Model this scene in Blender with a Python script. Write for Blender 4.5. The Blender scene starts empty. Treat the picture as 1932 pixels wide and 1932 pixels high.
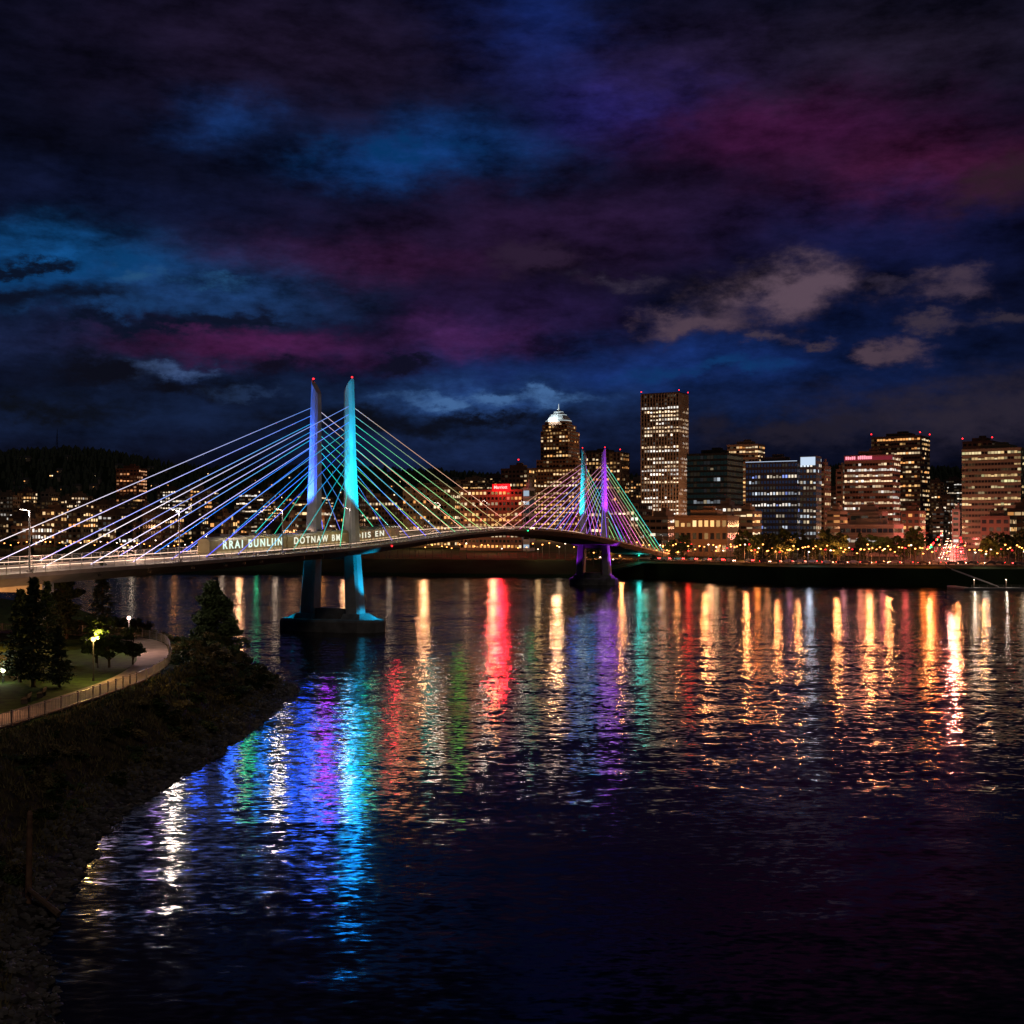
import bpy, math, random
from mathutils import Vector, Matrix
R = random.Random(7)
scene = bpy.context.scene
scene.view_settings.view_transform = 'Standard'
scene.view_settings.look = 'None'
scene.view_settings.exposure = 0
COL = scene.collection
F = 2299.0   # focal length in units of the photo survey
H = 22.2     # camera height over the river

# ------------------------------------------------------------------ utils
def lin(c):
    return tuple(((v/255.0)/12.92 if v/255.0 <= 0.04045 else (((v/255.0)+0.055)/1.055)**2.4) for v in c)
def interp(t, x):
    if x <= t[0][0]: return t[0][1]
    for (a, va), (b, vb) in zip(t, t[1:]):
        if x <= b:
            return va+(vb-va)*(x-a)/(b-a)
    return t[-1][1]
def smooth(t, x):
    n = len(t)
    if x <= t[0][0]: return t[0][1]
    if x >= t[-1][0]: return t[-1][1]
    for i in range(n-1):
        if x <= t[i+1][0]:
            break
    def sl(j):
        if j <= 0: return (t[1][1]-t[0][1])/(t[1][0]-t[0][0])
        if j >= n-1: return (t[-1][1]-t[-2][1])/(t[-1][0]-t[-2][0])
        return (t[j+1][1]-t[j-1][1])/(t[j+1][0]-t[j-1][0])
    x0, y0 = t[i]; x1, y1 = t[i+1]; h = x1-x0; k = (x-x0)/h
    return ((2*k**3-3*k*k+1)*y0+(k**3-2*k*k+k)*h*sl(i)+(-2*k**3+3*k*k)*y1+(k**3-k*k)*h*sl(i+1))
from mathutils import noise as mn
def nz(x, y, s=1.0, z=0.0):
    return mn.noise(Vector((x*s, y*s, z)))
def X_at(px, D): return (px-966.0)/F*D
def Z_at(py, D): return H+(1000.0-py)/F*D

# ------------------------------------------------------------------ materials
def mat(name, col, rough=0.7, metal=0.0, var=0.25, scale=1.0, bump=0.0, spec=0.5):
    m = bpy.data.materials.new(name); m.use_nodes = True
    nt = m.node_tree; b = nt.nodes['Principled BSDF']
    b.inputs['Roughness'].default_value = rough
    b.inputs['Metallic'].default_value = metal
    b.inputs['Specular IOR Level'].default_value = spec
    tc = nt.nodes.new('ShaderNodeTexCoord')
    n = nt.nodes.new('ShaderNodeTexNoise'); n.inputs['Scale'].default_value = scale; n.inputs['Detail'].default_value = 5
    nt.links.new(tc.outputs['Object'], n.inputs['Vector'])
    r = nt.nodes.new('ShaderNodeValToRGB')
    r.color_ramp.elements[0].position = 0.3; r.color_ramp.elements[1].position = 0.7
    r.color_ramp.elements[0].color = tuple(c*(1-var) for c in col)+(1,)
    r.color_ramp.elements[1].color = tuple(min(1, c*(1+var)) for c in col)+(1,)
    nt.links.new(n.outputs['Fac'], r.inputs['Fac'])
    nt.links.new(r.outputs['Color'], b.inputs['Base Color'])
    return m
def emi(name, col, strength, sample=False):
    m = bpy.data.materials.new(name); m.use_nodes = True
    b = m.node_tree.nodes['Principled BSDF']
    b.inputs['Base Color'].default_value = (0.02, 0.02, 0.02, 1)
    b.inputs['Emission Color'].default_value = tuple(col)+(1,)
    b.inputs['Emission Strength'].default_value = strength
    m.cycles.emission_sampling = 'AUTO' if sample else 'NONE'
    return m
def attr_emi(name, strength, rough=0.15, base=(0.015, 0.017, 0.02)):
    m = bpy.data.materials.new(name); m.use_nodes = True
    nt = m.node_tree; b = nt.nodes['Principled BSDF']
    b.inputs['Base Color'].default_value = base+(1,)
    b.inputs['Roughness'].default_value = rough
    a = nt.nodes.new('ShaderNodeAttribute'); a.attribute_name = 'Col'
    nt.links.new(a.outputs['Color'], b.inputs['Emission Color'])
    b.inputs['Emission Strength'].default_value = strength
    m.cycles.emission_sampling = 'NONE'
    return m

M = {}
M['concrete'] = mat('pale_concrete', (0.40, 0.40, 0.40), 0.75, scale=0.4, var=0.18)
M['capconcrete'] = mat('stained_pile_cap_concrete', (0.20, 0.20, 0.20), 0.85, scale=0.5, var=0.35)
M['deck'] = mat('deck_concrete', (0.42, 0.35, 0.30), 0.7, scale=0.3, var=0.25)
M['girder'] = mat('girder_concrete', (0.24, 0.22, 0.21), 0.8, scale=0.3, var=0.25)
M['railpaint'] = mat('pale_railing_paint', (0.5, 0.46, 0.42), 0.5, 0, scale=2)
M['steel'] = mat('galvanised_steel', (0.35, 0.35, 0.36), 0.4, 0.6, scale=2)
M['darksteel'] = mat('dark_painted_steel', (0.05, 0.05, 0.055), 0.5, 0.3, scale=2)
M['cable'] = attr_emi('glowing_cable_sheath', 1.9, 0.4, (0.12, 0.12, 0.12))  # the sheath itself glows in place of floodlight falling on it
M['win'] = attr_emi('window_glass_with_room_light', 1.6)
M['red'] = emi('red_lamp', (1, 0.015, 0.02), 6)
M['green'] = emi('green_lamp', (0.02, 1, 0.3), 4)
M['white'] = emi('white_lamp', (1, 0.72, 0.5), 7)
M['warm'] = emi('warm_lamp', (1, 0.33, 0.07), 9)
M['asphalt'] = mat('asphalt', (0.05, 0.05, 0.05), 0.8, scale=0.6)
M['path'] = mat('path_concrete', (0.40, 0.30, 0.25), 0.8, scale=0.8, var=0.22)
M['leaf'] = mat('foliage_green', (0.075, 0.115, 0.035), 0.6, scale=1.2, var=0.5)
M['leafdark'] = mat('foliage_conifer', (0.03, 0.05, 0.025), 0.7, scale=1.0, var=0.4)
M['leafdry'] = mat('brush_olive', (0.18, 0.15, 0.06), 0.7, scale=0.8, var=0.5)
M['bark'] = mat('bark', (0.09, 0.065, 0.045), 0.9, scale=3)
M['rock'] = mat('riprap_stone', (0.15, 0.14, 0.13), 0.7, scale=0.7, var=0.5)
M['wood'] = mat('weathered_wood', (0.2, 0.13, 0.09), 0.8, scale=3)
M['rust'] = mat('weathered_pile_wood', (0.28, 0.16, 0.10), 0.85, scale=3, var=.4)
M['carpaint'] = mat('car_paint_grey', (0.3, 0.3, 0.32), 0.3, 0.3)
M['cardark'] = mat('car_paint_dark', (0.04, 0.04, 0.05), 0.3, 0.3)
M['tyre'] = mat('tyre_rubber', (0.02, 0.02, 0.02), 0.9)
M['roof'] = mat('roof_membrane', (0.08, 0.08, 0.085), 0.9, scale=0.1)

# ------------------------------------------------------------------ mesh builder
class MB:
    def __init__(s): s.v = []; s.f = []; s.m = []; s.c = []
    def quad(s, pts, mi=0, col=None):
        k = len(s.v); s.v += [tuple(p) for p in pts]
        s.f.append(tuple(range(k, k+len(pts)))); s.m.append(mi); s.c.append(col)
    def prism(s, poly, z0, z1, mi=0, top=None, zt=None):
        top = top or poly; n = len(poly); k = len(s.v)
        s.v += [(p[0], p[1], z0) for p in poly]
        s.v += [(p[0], p[1], zt[i] if zt else z1) for i, p in enumerate(top)]
        for i in range(n):
            j = (i+1) % n
            s.f.append((k+i, k+j, k+n+j, k+n+i)); s.m.append(mi); s.c.append(None)
        s.f.append(tuple(k+n+i for i in range(n))); s.m.append(mi); s.c.append(None)
        s.f.append(tuple(k+i for i in reversed(range(n)))); s.m.append(mi); s.c.append(None)
    def box(s, c, d, mi=0, rot=0.0):
        cx, cy, cz = c; hx, hy, hz = d[0]/2, d[1]/2, d[2]/2
        ca, sa = math.cos(rot), math.sin(rot)
        p = [(cx+x*ca-y*sa, cy+x*sa+y*ca) for x, y in ((-hx, -hy), (hx, -hy), (hx, hy), (-hx, hy))]
        s.prism(p, cz-hz, cz+hz, mi)
    def cyl(s, a, b, r0, r1=None, n=8, mi=0, cols=None, seg=1, cap=True):
        r1 = r0 if r1 is None else r1
        a = Vector(a); b = Vector(b); d = (b-a)
        if d.length < 1e-6: return
        dn = d.normalized(); u = dn.orthogonal().normalized(); w = dn.cross(u)
        k = len(s.v)
        for i in range(seg+1):
            t = i/seg; c = a+d*t; r = r0+(r1-r0)*t
            for j in range(n):
                an = 2*math.pi*j/n
                s.v.append(tuple(c+u*math.cos(an)*r+w*math.sin(an)*r))
        for i in range(seg):
            for j in range(n):
                j2 = (j+1) % n
                s.f.append((k+i*n+j, k+i*n+j2, k+(i+1)*n+j2, k+(i+1)*n+j)); s.m.append(mi)
                s.c.append(cols(i/seg) if cols else None)
        if cap:
            s.f.append(tuple(k+j for j in reversed(range(n)))); s.m.append(mi); s.c.append(None)
            s.f.append(tuple(k+seg*n+j for j in range(n))); s.m.append(mi); s.c.append(None)
    def ball(s, c, r, mi=0, n=8, rings=5, sq=(1, 1, 1), jit=0):
        k = len(s.v); cx, cy, cz = c
        for i in range(rings+1):
            th = math.pi*i/rings
            for j in range(n):
                ph = 2*math.pi*j/n; rr = r*(1+R.uniform(-jit, jit))
                s.v.append((cx+rr*sq[0]*math.sin(th)*math.cos(ph), cy+rr*sq[1]*math.sin(th)*math.sin(ph), cz+rr*sq[2]*math.cos(th)))
        for i in range(rings):
            for j in range(n):
                j2 = (j+1) % n
                s.f.append((k+(i+1)*n+j, k+(i+1)*n+j2, k+i*n+j2, k+i*n+j)); s.m.append(mi); s.c.append(None)
    def mesh(s, name, mats, smooth_=False):
        me = bpy.data.meshes.new(name); me.from_pydata(s.v, [], s.f)
        for m in mats: me.materials.append(m)
        for i, p in enumerate(me.polygons):
            p.material_index = s.m[i]; p.use_smooth = smooth_
        if any(c is not None for c in s.c):
            ca = me.color_attributes.new('Col', 'FLOAT_COLOR', 'CORNER')
            buf = []
            for i, p in enumerate(me.polygons):
                c = s.c[i] or (0, 0, 0)
                for _ in range(p.loop_total): buf += [c[0], c[1], c[2], 1.0]
            ca.data.foreach_set('color', buf)
        me.update()
        return me
def obj(name, me, parent=None, loc=(0, 0, 0), kind=None, label=None, cat=None, group=None):
    o = bpy.data.objects.new(name, me); COL.objects.link(o); o.location = loc
    if parent: o.parent = parent
    if kind: o['kind'] = kind
    if label: o['label'] = label
    if cat: o['category'] = cat
    if group: o['group'] = group
    return o
def lamp(typ, loc, col, power, radius=0.3, parent=None, name='bulb', target=None, cone=60, blend=0.6):
    l = bpy.data.lights.new(name, typ); l.color = col; l.energy = power; l.shadow_soft_size = radius
    o = bpy.data.objects.new(name, l); COL.objects.link(o); o.location = loc
    if typ == 'SPOT':
        l.spot_size = math.radians(cone); l.spot_blend = blend
        o.rotation_euler = (Vector(target)-Vector(loc)).to_track_quat('-Z', 'Y').to_euler()
    if parent:
        o.parent = parent
    return o

# ------------------------------------------------------------------ terrain functions
SHORE = [(-200, -4), (20, -8), (40, -15), (55, -20.6), (64, -24.6), (75, -27.2), (96, -30.4), (119, -29), (138, -29), (160, -29.5), (173, -31), (185, -38), (204, -47), (237, -65), (268, -85), (300, -120), (330, -200), (420, -700)]
def near_h(x, y):
    d = smooth(SHORE, y)-x+.9*nz(x, y, 0.15)
    if y > 178: d *= 0.62
    if d < 0: return max(-3, d*0.4)
    h = interp([(0, 0), (1.5, .45), (5, 2.0), (8.5, 4.8), (10.4, 5.95), (400, 5.95)], d)
    k = max(0, min(1, (10-d)/3))
    return h+k*(0.5*nz(x, y, .35)+.25*nz(x, y, 1.1))*min(1, d)
YF = [(-6000, 900), (-900, 700), (-200, 620), (-100, 600), (0, 568), (60, 560), (85, 538), (112, 500), (192, 473), (400, 440), (900, 400), (6000, 300)]
RID = [(-2, 170), (-.6, 185), (-.42, 181), (-.355, 188), (-.31, 172), (-.277, 152), (-.22, 140), (-.16, 150), (-.05, 138), (.02, 122), (.15, 130), (.27, 150), (.42, 140), (2, 150)]
def far_h(x, y):
    e = y-interp(YF, x)
    if x < 60: h = interp([(-40, -4), (0, -.5), (3, 1.5), (30, 7.5), (45, 8)], e)
    else: h = interp([(-5, -4), (0, -3), (0.6, 7.0), (6, 7.4), (30, 8)], e)
    if y > 640: h += (min(y, 1500)-640)*0.012
    if y > 1400:
        t = min(1, (y-1400)/1250.0); t = t*t*(3-2*t)
        rid = interp(RID, x/y)
        h += t*(rid-18+9*nz(x, y, .004)+4*nz(x, y, .013))
    return h

xs = [-6000, -2500, -1000, -500, -320]+[-220+i*1.4 for i in range(int(225/1.4))]
ys = [-600, -300, -100, -20]+[20+i*1.6 for i in range(200)]+[360, 420, 480]
nx = len(xs)
vs = [(x, y, near_h(x, y)) for y in ys for x in xs]
fs = [(j*nx+i, j*nx+i+1, (j+1)*nx+i+1, (j+1)*nx+i) for j in range(len(ys)-1) for i in range(nx-1)]
me = bpy.data.meshes.new('ground_near'); me.from_pydata(vs, [], fs)
gm = bpy.data.materials.new('bank_soil_and_lawn'); gm.use_nodes = True
nt = gm.node_tree; b = nt.nodes['Principled BSDF']; b.inputs['Roughness'].default_value = .9; b.inputs['Specular IOR Level'].default_value = .15
g = nt.nodes.new('ShaderNodeNewGeometry'); sx = nt.nodes.new('ShaderNodeSeparateXYZ'); nt.links.new(g.outputs['Position'], sx.inputs[0])
r = nt.nodes.new('ShaderNodeValToRGB'); mr = nt.nodes.new('ShaderNodeMapRange'); mr.inputs['From Min'].default_value = -1; mr.inputs['From Max'].default_value = 7
nn = nt.nodes.new('ShaderNodeTexNoise'); nn.inputs['Scale'].default_value = 1.1; nn.inputs['Detail'].default_value = 7
nt.links.new(g.outputs['Position'], nn.inputs['Vector'])
nt.links.new(sx.outputs['Z'], mr.inputs['Value']); nt.links.new(mr.outputs[0], r.inputs['Fac'])
e = r.color_ramp.elements; e[0].position = .1; e[0].color = (.09, .08, .07, 1); e[1].position = .855; e[1].color = (.05, .10, .018, 1)
q = e.new(.35); q.color = (.13, .10, .065, 1); q = e.new(.8); q.color = (.12, .105, .05, 1)
nr_ = nt.nodes.new('ShaderNodeMapRange'); nr_.inputs['From Min'].default_value = .35; nr_.inputs['From Max'].default_value = .65; nr_.inputs['To Min'].default_value = .25; nr_.inputs['To Max'].default_value = 1.0
nt.links.new(nn.outputs['Fac'], nr_.inputs['Value'])
mx = nt.nodes.new('ShaderNodeMix'); mx.data_type = 'RGBA'; mx.blend_type = 'MULTIPLY'; mx.inputs['Factor'].default_value = 1
nt.links.new(r.outputs['Color'], mx.inputs['A']); nt.links.new(nr_.outputs[0], mx.inputs['B']); nt.links.new(mx.outputs['Result'], b.inputs['Base Color'])
me.materials.append(gm)
for p in me.polygons: p.use_smooth = True
obj('riverbank_ground', me, kind='structure', label='grassy riverbank with rough brushy slope to water')

xs = [-6000, -4000, -3000, -2200]+[-1700+i*28 for i in range(122)]+[2200, 3000, 4000, 6000]
xs += [60.5, 85, 112, 192]; xs = sorted(set(xs))
es = [-12, 0, .6, 3, 10, 20, 30, 45, 80, 150, 250, 400, 600, 800]+[900+i*45 for i in range(40)]+[3000, 4500, 8000]
nx = len(xs); vs = []
for e_ in es:
    for x in xs:
        y = interp(YF, x)+e_; vs.append((x, y, far_h(x, y)))
fs = [(j*nx+i, j*nx+i+1, (j+1)*nx+i+1, (j+1)*nx+i) for j in range(len(es)-1) for i in range(nx-1)]
me = bpy.data.meshes.new('ground_far'); me.from_pydata(vs, [], fs)
M['farground'] = mat('far_ground_grass_and_soil', (0.02, 0.034, 0.014), .95, scale=0.05, var=.5, spec=.1)
me.materials.append(M['farground'])
obj('ground', me, kind='structure', label='city ground rising to dark wooded hills')

# water
wm = bpy.data.materials.new('river_water'); wm.use_nodes = True; nt = wm.node_tree; N = nt.nodes; L = nt.links
b = N['Principled BSDF']; b.inputs['Base Color'].default_value = (.0006, .001, .002, 1); b.inputs['Roughness'].default_value = .1; b.inputs['IOR'].default_value = 1.33
g = N.new('ShaderNodeNewGeometry')
def vnoise(sc, det, stretch, off):
    mp = N.new('ShaderNodeMapping'); mp.inputs['Scale'].default_value = stretch; mp.inputs['Location'].default_value = off
    L.new(g.outputs['Position'], mp.inputs['Vector'])
    n = N.new('ShaderNodeTexNoise'); n.inputs['Scale'].default_value = sc; n.inputs['Detail'].default_value = det; n.inputs['Roughness'].default_value = .5
    L.new(mp.outputs[0], n.inputs['Vector'])
    s = N.new('ShaderNodeVectorMath'); s.operation = 'SUBTRACT'; L.new(n.outputs['Color'], s.inputs[0]); s.inputs[1].default_value = (.5, .5, .5)
    return s.outputs[0], n
a1, _ = vnoise(1.9, 2, (.6, 1.25, 1), (3, 7, 0))
a2, _ = vnoise(.32, 1, (.5, 1.4, 1), (31, 17, 0))
sc1 = N.new('ShaderNodeVectorMath'); sc1.operation = 'MULTIPLY'; L.new(a1, sc1.inputs[0]); sc1.inputs[1].default_value = (.28, .40, 0)
sc2 = N.new('ShaderNodeVectorMath'); sc2.operation = 'MULTIPLY'; L.new(a2, sc2.inputs[0]); sc2.inputs[1].default_value = (.09, .20, 0)
ad = N.new('ShaderNodeVectorMath'); ad.operation = 'ADD'; L.new(sc1.outputs[0], ad.inputs[0]); L.new(sc2.outputs[0], ad.inputs[1])
_, pn = vnoise(.014, 3, (.6, 1.8, 1), (5, 5, 0))
mr = N.new('ShaderNodeMapRange'); mr.inputs['From Min'].default_value = .35; mr.inputs['From Max'].default_value = .65; mr.inputs['To Min'].default_value = .65; mr.inputs['To Max'].default_value = 1.35
L.new(pn.outputs['Fac'], mr.inputs['Value'])
sy = N.new('ShaderNodeSeparateXYZ'); L.new(g.outputs['Position'], sy.inputs[0])
mc = N.new('ShaderNodeMapRange'); mc.interpolation_type = 'SMOOTHSTEP'; mc.inputs['From Min'].default_value = 45; mc.inputs['From Max'].default_value = 200; mc.inputs['To Min'].default_value = .42; mc.inputs['To Max'].default_value = 1.3
L.new(sy.outputs['Y'], mc.inputs['Value'])
ml = N.new('ShaderNodeMath'); ml.operation = 'MULTIPLY'; L.new(mr.outputs[0], ml.inputs[0]); L.new(mc.outputs[0], ml.inputs[1])
scv = N.new('ShaderNodeVectorMath'); scv.operation = 'SCALE'; L.new(ad.outputs[0], scv.inputs[0]); L.new(ml.outputs[0], scv.inputs['Scale'])
ad2 = N.new('ShaderNodeVectorMath'); ad2.operation = 'ADD'; L.new(scv.outputs[0], ad2.inputs[0]); ad2.inputs[1].default_value = (0, 0, 1)
nm = N.new('ShaderNodeVectorMath'); nm.operation = 'NORMALIZE'; L.new(ad2.outputs[0], nm.inputs[0]); L.new(nm.outputs[0], b.inputs['Normal'])
mb = MB(); mb.quad([(-6000, -600, 0), (6000, -600, 0), (6000, 1200, 0), (-6000, 1200, 0)])
obj('river_water', mb.mesh('river_water', [wm]), kind='structure', label='dark rippled river reflecting coloured city lights')

# ------------------------------------------------------------------ bridge
AX = (.306, .952); PX = (.952, -.306)
def B(s, lat, z): return (-39.6+AX[0]*s+PX[0]*lat, 269+AX[1]*s+PX[1]*lat, z)
DZ = [(-260, 13.3), (-117, 16.3), (-60, 17.2), (0, 18.7), (60, 21.3), (119, 22.4), (180, 20.9), (238, 17.7), (300, 13.6), (357, 10.4), (420, 9.2)]
def dz(s): return smooth(DZ, s)
O0 = Vector(B(0, 0, 0))
bridge = obj('cable_stayed_bridge', None, loc=O0, label='white cable-stayed bridge with rainbow-glowing cables and lit towers', cat='bridge')
def bl(s, lat, z): return tuple(Vector(B(s, lat, z))-O0)
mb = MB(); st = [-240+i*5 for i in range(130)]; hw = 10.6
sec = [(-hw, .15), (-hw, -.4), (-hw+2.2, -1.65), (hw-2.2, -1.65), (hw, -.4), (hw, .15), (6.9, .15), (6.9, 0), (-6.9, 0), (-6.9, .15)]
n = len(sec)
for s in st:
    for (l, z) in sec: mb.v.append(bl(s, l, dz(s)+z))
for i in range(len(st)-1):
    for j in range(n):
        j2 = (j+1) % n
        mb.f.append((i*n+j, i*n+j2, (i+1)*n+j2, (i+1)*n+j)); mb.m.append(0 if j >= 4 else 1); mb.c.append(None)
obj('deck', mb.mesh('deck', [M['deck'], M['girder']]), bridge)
for l in (-4.4, -3.0, 3.0, 4.4):
    mb = MB()
    for i in range(len(st)-1):
        s0, s1 = st[i], st[i+1]
        a = [bl(s0, l-.06, dz(s0)+.03), bl(s0, l+.06, dz(s0)+.03), bl(s1, l+.06, dz(s1)+.03), bl(s1, l-.06, dz(s1)+.03)]
        mb.quad(a)
    obj('track_rail', mb.mesh('track_rail', [M['darksteel']]), bridge)
for l in (-hw+.15, hw-.15):
    mb = MB(); s = -230
    while s < 400:
        mb.cyl(bl(s, l, dz(s)+.1), bl(s, l, dz(s)+1.35), .06, n=4)
        s2 = s+2.5
        for h in (.35, .6, .85, 1.1, 1.35):
            mb.cyl(bl(s, l, dz(s)+h), bl(s2, l, dz(s2)+h), .022 if h < 1.3 else .05, n=4, cap=False)
        s = s2
    obj('railing', mb.mesh('railing', [M['railpaint']]), bridge)
M['led'] = emi('warm_led_strip', (1, .68, .48), 1.7)
for l in (-6.95, 6.95):
    mb = MB()
    for i in range(len(st)-1):
        s0, s1 = st[i], st[i+1]
        mb.cyl(bl(s0, l, dz(s0)+.75), bl(s1, l, dz(s1)+.75), .07, n=4, cap=False)
    for s in range(-230, 400, 5): mb.cyl(bl(s, l, dz(s)), bl(s, l, dz(s)+.75), .05, n=4, mi=1)
    obj('barrier_rail', mb.mesh('barrier_rail', [M['led'], M['steel']]), bridge)
def leg(s0, side):
    mb = MB()
    lv = [(1.5, 3.95, 7.4, 2.25), (18, 3.35, 6.2, 1.85), (36, 3.25, 5.4, 1.55), (52.3, 3.2, 4.9, 1.3)]
    rings = []
    for idx, (z, a, o, t) in enumerate(lv):
        c = .45
        pl = [(-t, a+c), (-t+c, a), (t-c, a), (t, a+c), (t, o-c), (t-c*1.6, o), (-t+c*1.6, o), (-t, o-c)]
        ring = []
        for (ds, l) in pl:
            zz = z
            if idx == 3: zz = 52.3+3.1*(l-a)/(o-a)
            ring.append(bl(s0+ds, l*side, zz))
        rings.append(ring)
    for r_ in rings: mb.v += r_
    n = 8
    for i in range(len(rings)-1):
        for j in range(n):
            j2 = (j+1) % n; mb.f.append((i*n+j, i*n+j2, (i+1)*n+j2, (i+1)*n+j)); mb.m.append(0); mb.c.append(None)
    mb.f.append(tuple(3*n+j for j in range(n))); mb.m.append(0); mb.c.append(None)
    return obj('tower_leg', mb.mesh('tower_leg', [M['concrete']]), bridge)
for s0 in (0, 238):
    for side in (-1, 1):
        leg(s0, side)
        mb = MB(); p = bl(s0, 4.7*side, 55.4); mb.cyl((p[0], p[1], 55.0), (p[0], p[1], 55.6), .1, n=6, mi=1); mb.ball((p[0], p[1], 55.75), .2)
        obj('beacon', mb.mesh('beacon', [M['red'], M['darksteel']]), bridge)
    def P2(s, l): q = bl(s0+s, l, 0); return (q[0], q[1])
    kk_ = 1.0 if s0 == 0 else .82
    mb = MB()
    def LZ(a, b_): return P2(a*kk_, b_*kk_)
    lo = [LZ(-4.6, -8), LZ(-4.6, 8), LZ(-3, 11.4), LZ(0, 12.4), LZ(3, 11.4), LZ(4.6, 8), LZ(4.6, -8), LZ(3, -11.4), LZ(0, -12.4), LZ(-3, -11.4)]
    hi = [LZ(-4.3, -7.8), LZ(-4.3, 7.8), LZ(-2.8, 11.1), LZ(0, 12.0), LZ(2.8, 11.1), LZ(4.3, 7.8), LZ(4.3, -7.8), LZ(2.8, -11.1), LZ(0, -12.0), LZ(-2.8, -11.1)]
    mb.prism(lo, -2, 2.2, top=lo); mb.prism(lo, 2.2, 2.7, top=hi)
    for side in (-1, 1):
        b0 = [P2(-3.3, 3.5*side), P2(3.3, 3.5*side), P2(3.3, 8*side), P2(0, 11.2*side*kk_), P2(-3.3, 8*side)]
        b1 = [P2(-2.5, 3.7*side), P2(2.5, 3.7*side), P2(2.5, 7.6*side), P2(0, 7.9*side), P2(-2.5, 7.6*side)]
        if side > 0: b0.reverse(); b1.reverse()
        mb.prism(b0, 2.7, 3.9, top=b1)
    mb.prism([P2(-1.2, -3.6), P2(-1.2, 3.6), P2(1.2, 3.6), P2(1.2, -3.6)], 2.7, 5.0)
    obj('pile_cap', mb.mesh('pile_cap', [M['capconcrete']]), bridge)
    mb = MB(); zd = dz(s0)-1.7
    mb.prism([P2(-1.7, -3.45), P2(-1.7, 3.45), P2(1.7, 3.45), P2(1.7, -3.45)], zd-1.2, zd)
    obj('cross_beam', mb.mesh('cross_beam', [M['girder']]), bridge)
for s0 in (-104, 349):
    mb = MB(); gz = -1 if s0 > 0 else 3
    for l in (-6, 6):
        q = bl(s0, l, 0); mb.cyl((q[0], q[1], gz), (q[0], q[1], dz(s0)-2.6), 1.3, n=14)
    q0 = [bl(s0-1.2, -8, 0)[:2], bl(s0-1.2, 8, 0)[:2], bl(s0+1.2, 8, 0)[:2], bl(s0+1.2, -8, 0)[:2]]
    mb.prism(q0, dz(s0)-2.9, dz(s0)-1.67)
    obj('pier', mb.mesh('pier', [M['concrete']]), bridge)
# cables: floodlight colours put into their emission, top to bottom
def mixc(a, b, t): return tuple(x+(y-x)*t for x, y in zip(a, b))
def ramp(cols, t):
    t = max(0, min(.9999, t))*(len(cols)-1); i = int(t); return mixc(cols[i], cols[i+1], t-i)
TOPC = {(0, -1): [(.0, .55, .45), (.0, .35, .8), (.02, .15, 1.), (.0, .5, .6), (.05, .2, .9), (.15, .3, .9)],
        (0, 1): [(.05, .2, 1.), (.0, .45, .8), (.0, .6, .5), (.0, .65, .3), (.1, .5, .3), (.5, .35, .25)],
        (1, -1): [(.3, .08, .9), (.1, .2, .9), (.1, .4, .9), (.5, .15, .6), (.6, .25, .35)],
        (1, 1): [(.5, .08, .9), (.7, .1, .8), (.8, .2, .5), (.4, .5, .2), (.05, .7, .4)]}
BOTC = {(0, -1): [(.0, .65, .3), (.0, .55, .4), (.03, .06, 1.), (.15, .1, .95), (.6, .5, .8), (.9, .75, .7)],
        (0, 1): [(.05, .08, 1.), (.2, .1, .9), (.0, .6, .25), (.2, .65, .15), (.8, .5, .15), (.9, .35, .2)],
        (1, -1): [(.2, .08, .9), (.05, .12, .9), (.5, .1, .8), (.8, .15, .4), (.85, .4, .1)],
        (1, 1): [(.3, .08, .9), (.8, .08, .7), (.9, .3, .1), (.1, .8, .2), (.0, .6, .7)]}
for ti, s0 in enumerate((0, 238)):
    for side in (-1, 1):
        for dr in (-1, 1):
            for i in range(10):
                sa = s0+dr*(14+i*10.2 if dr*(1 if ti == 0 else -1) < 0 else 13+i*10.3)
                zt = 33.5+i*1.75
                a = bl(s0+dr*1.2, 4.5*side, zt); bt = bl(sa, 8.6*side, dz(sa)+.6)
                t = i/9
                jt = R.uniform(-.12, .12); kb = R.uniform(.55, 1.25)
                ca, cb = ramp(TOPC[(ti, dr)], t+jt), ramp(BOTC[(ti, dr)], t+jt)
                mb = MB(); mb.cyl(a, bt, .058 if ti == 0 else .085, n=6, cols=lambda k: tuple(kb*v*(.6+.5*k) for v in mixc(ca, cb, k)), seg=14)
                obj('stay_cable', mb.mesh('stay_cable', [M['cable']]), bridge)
# lamp masts on the bridge
MAST = [-110, -75, -41, -3, 40, 76, 112, 150, 186, 222, 262, 300, 335]
MPW = {-110: 2600, -75: 2300, -41: 1500, -3: 650, 40: 900, 76: 800, 112: 700}
mbp = MB(); mbp.cyl((0, 0, 0), (0, 0, 8.2), .13, .08, n=8); mbp.cyl((0, 0, 8.1), (0, 1.0, 8.4), .06, n=6); mbp.box((0, 0, .2), (.5, .5, .4))
mpole = mbp.mesh('mast', [M['steel']])
mbh = MB(); mbh.box((0, 1.1, 8.4), (.35, .8, .14)); mbh.quad([(-.15, .75, 8.32), (-.15, 1.45, 8.32), (.15, 1.45, 8.32), (.15, .75, 8.32)], 1)
mhead = mbh.mesh('lamp_head', [M['steel'], M['white']])
hd = math.atan2(AX[1], AX[0])
for i, s in enumerate(MAST):
    s_ = s-9 if s == -3 else s
    root = obj('street_lamp', None, loc=B(s_, 9.9, dz(s_)+.15), label='slim steel lamp mast on bridge walkway edge', cat='street lamp', group='lamp masts along the bridge deck')
    root.rotation_euler = (0, 0, hd)
    obj('pole', mpole, root); obj('lamp_head', mhead, root)
    lamp('POINT', (0, 1.1, 8.0), (1, .82, .68), MPW.get(s, 400), .45, root)
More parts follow.
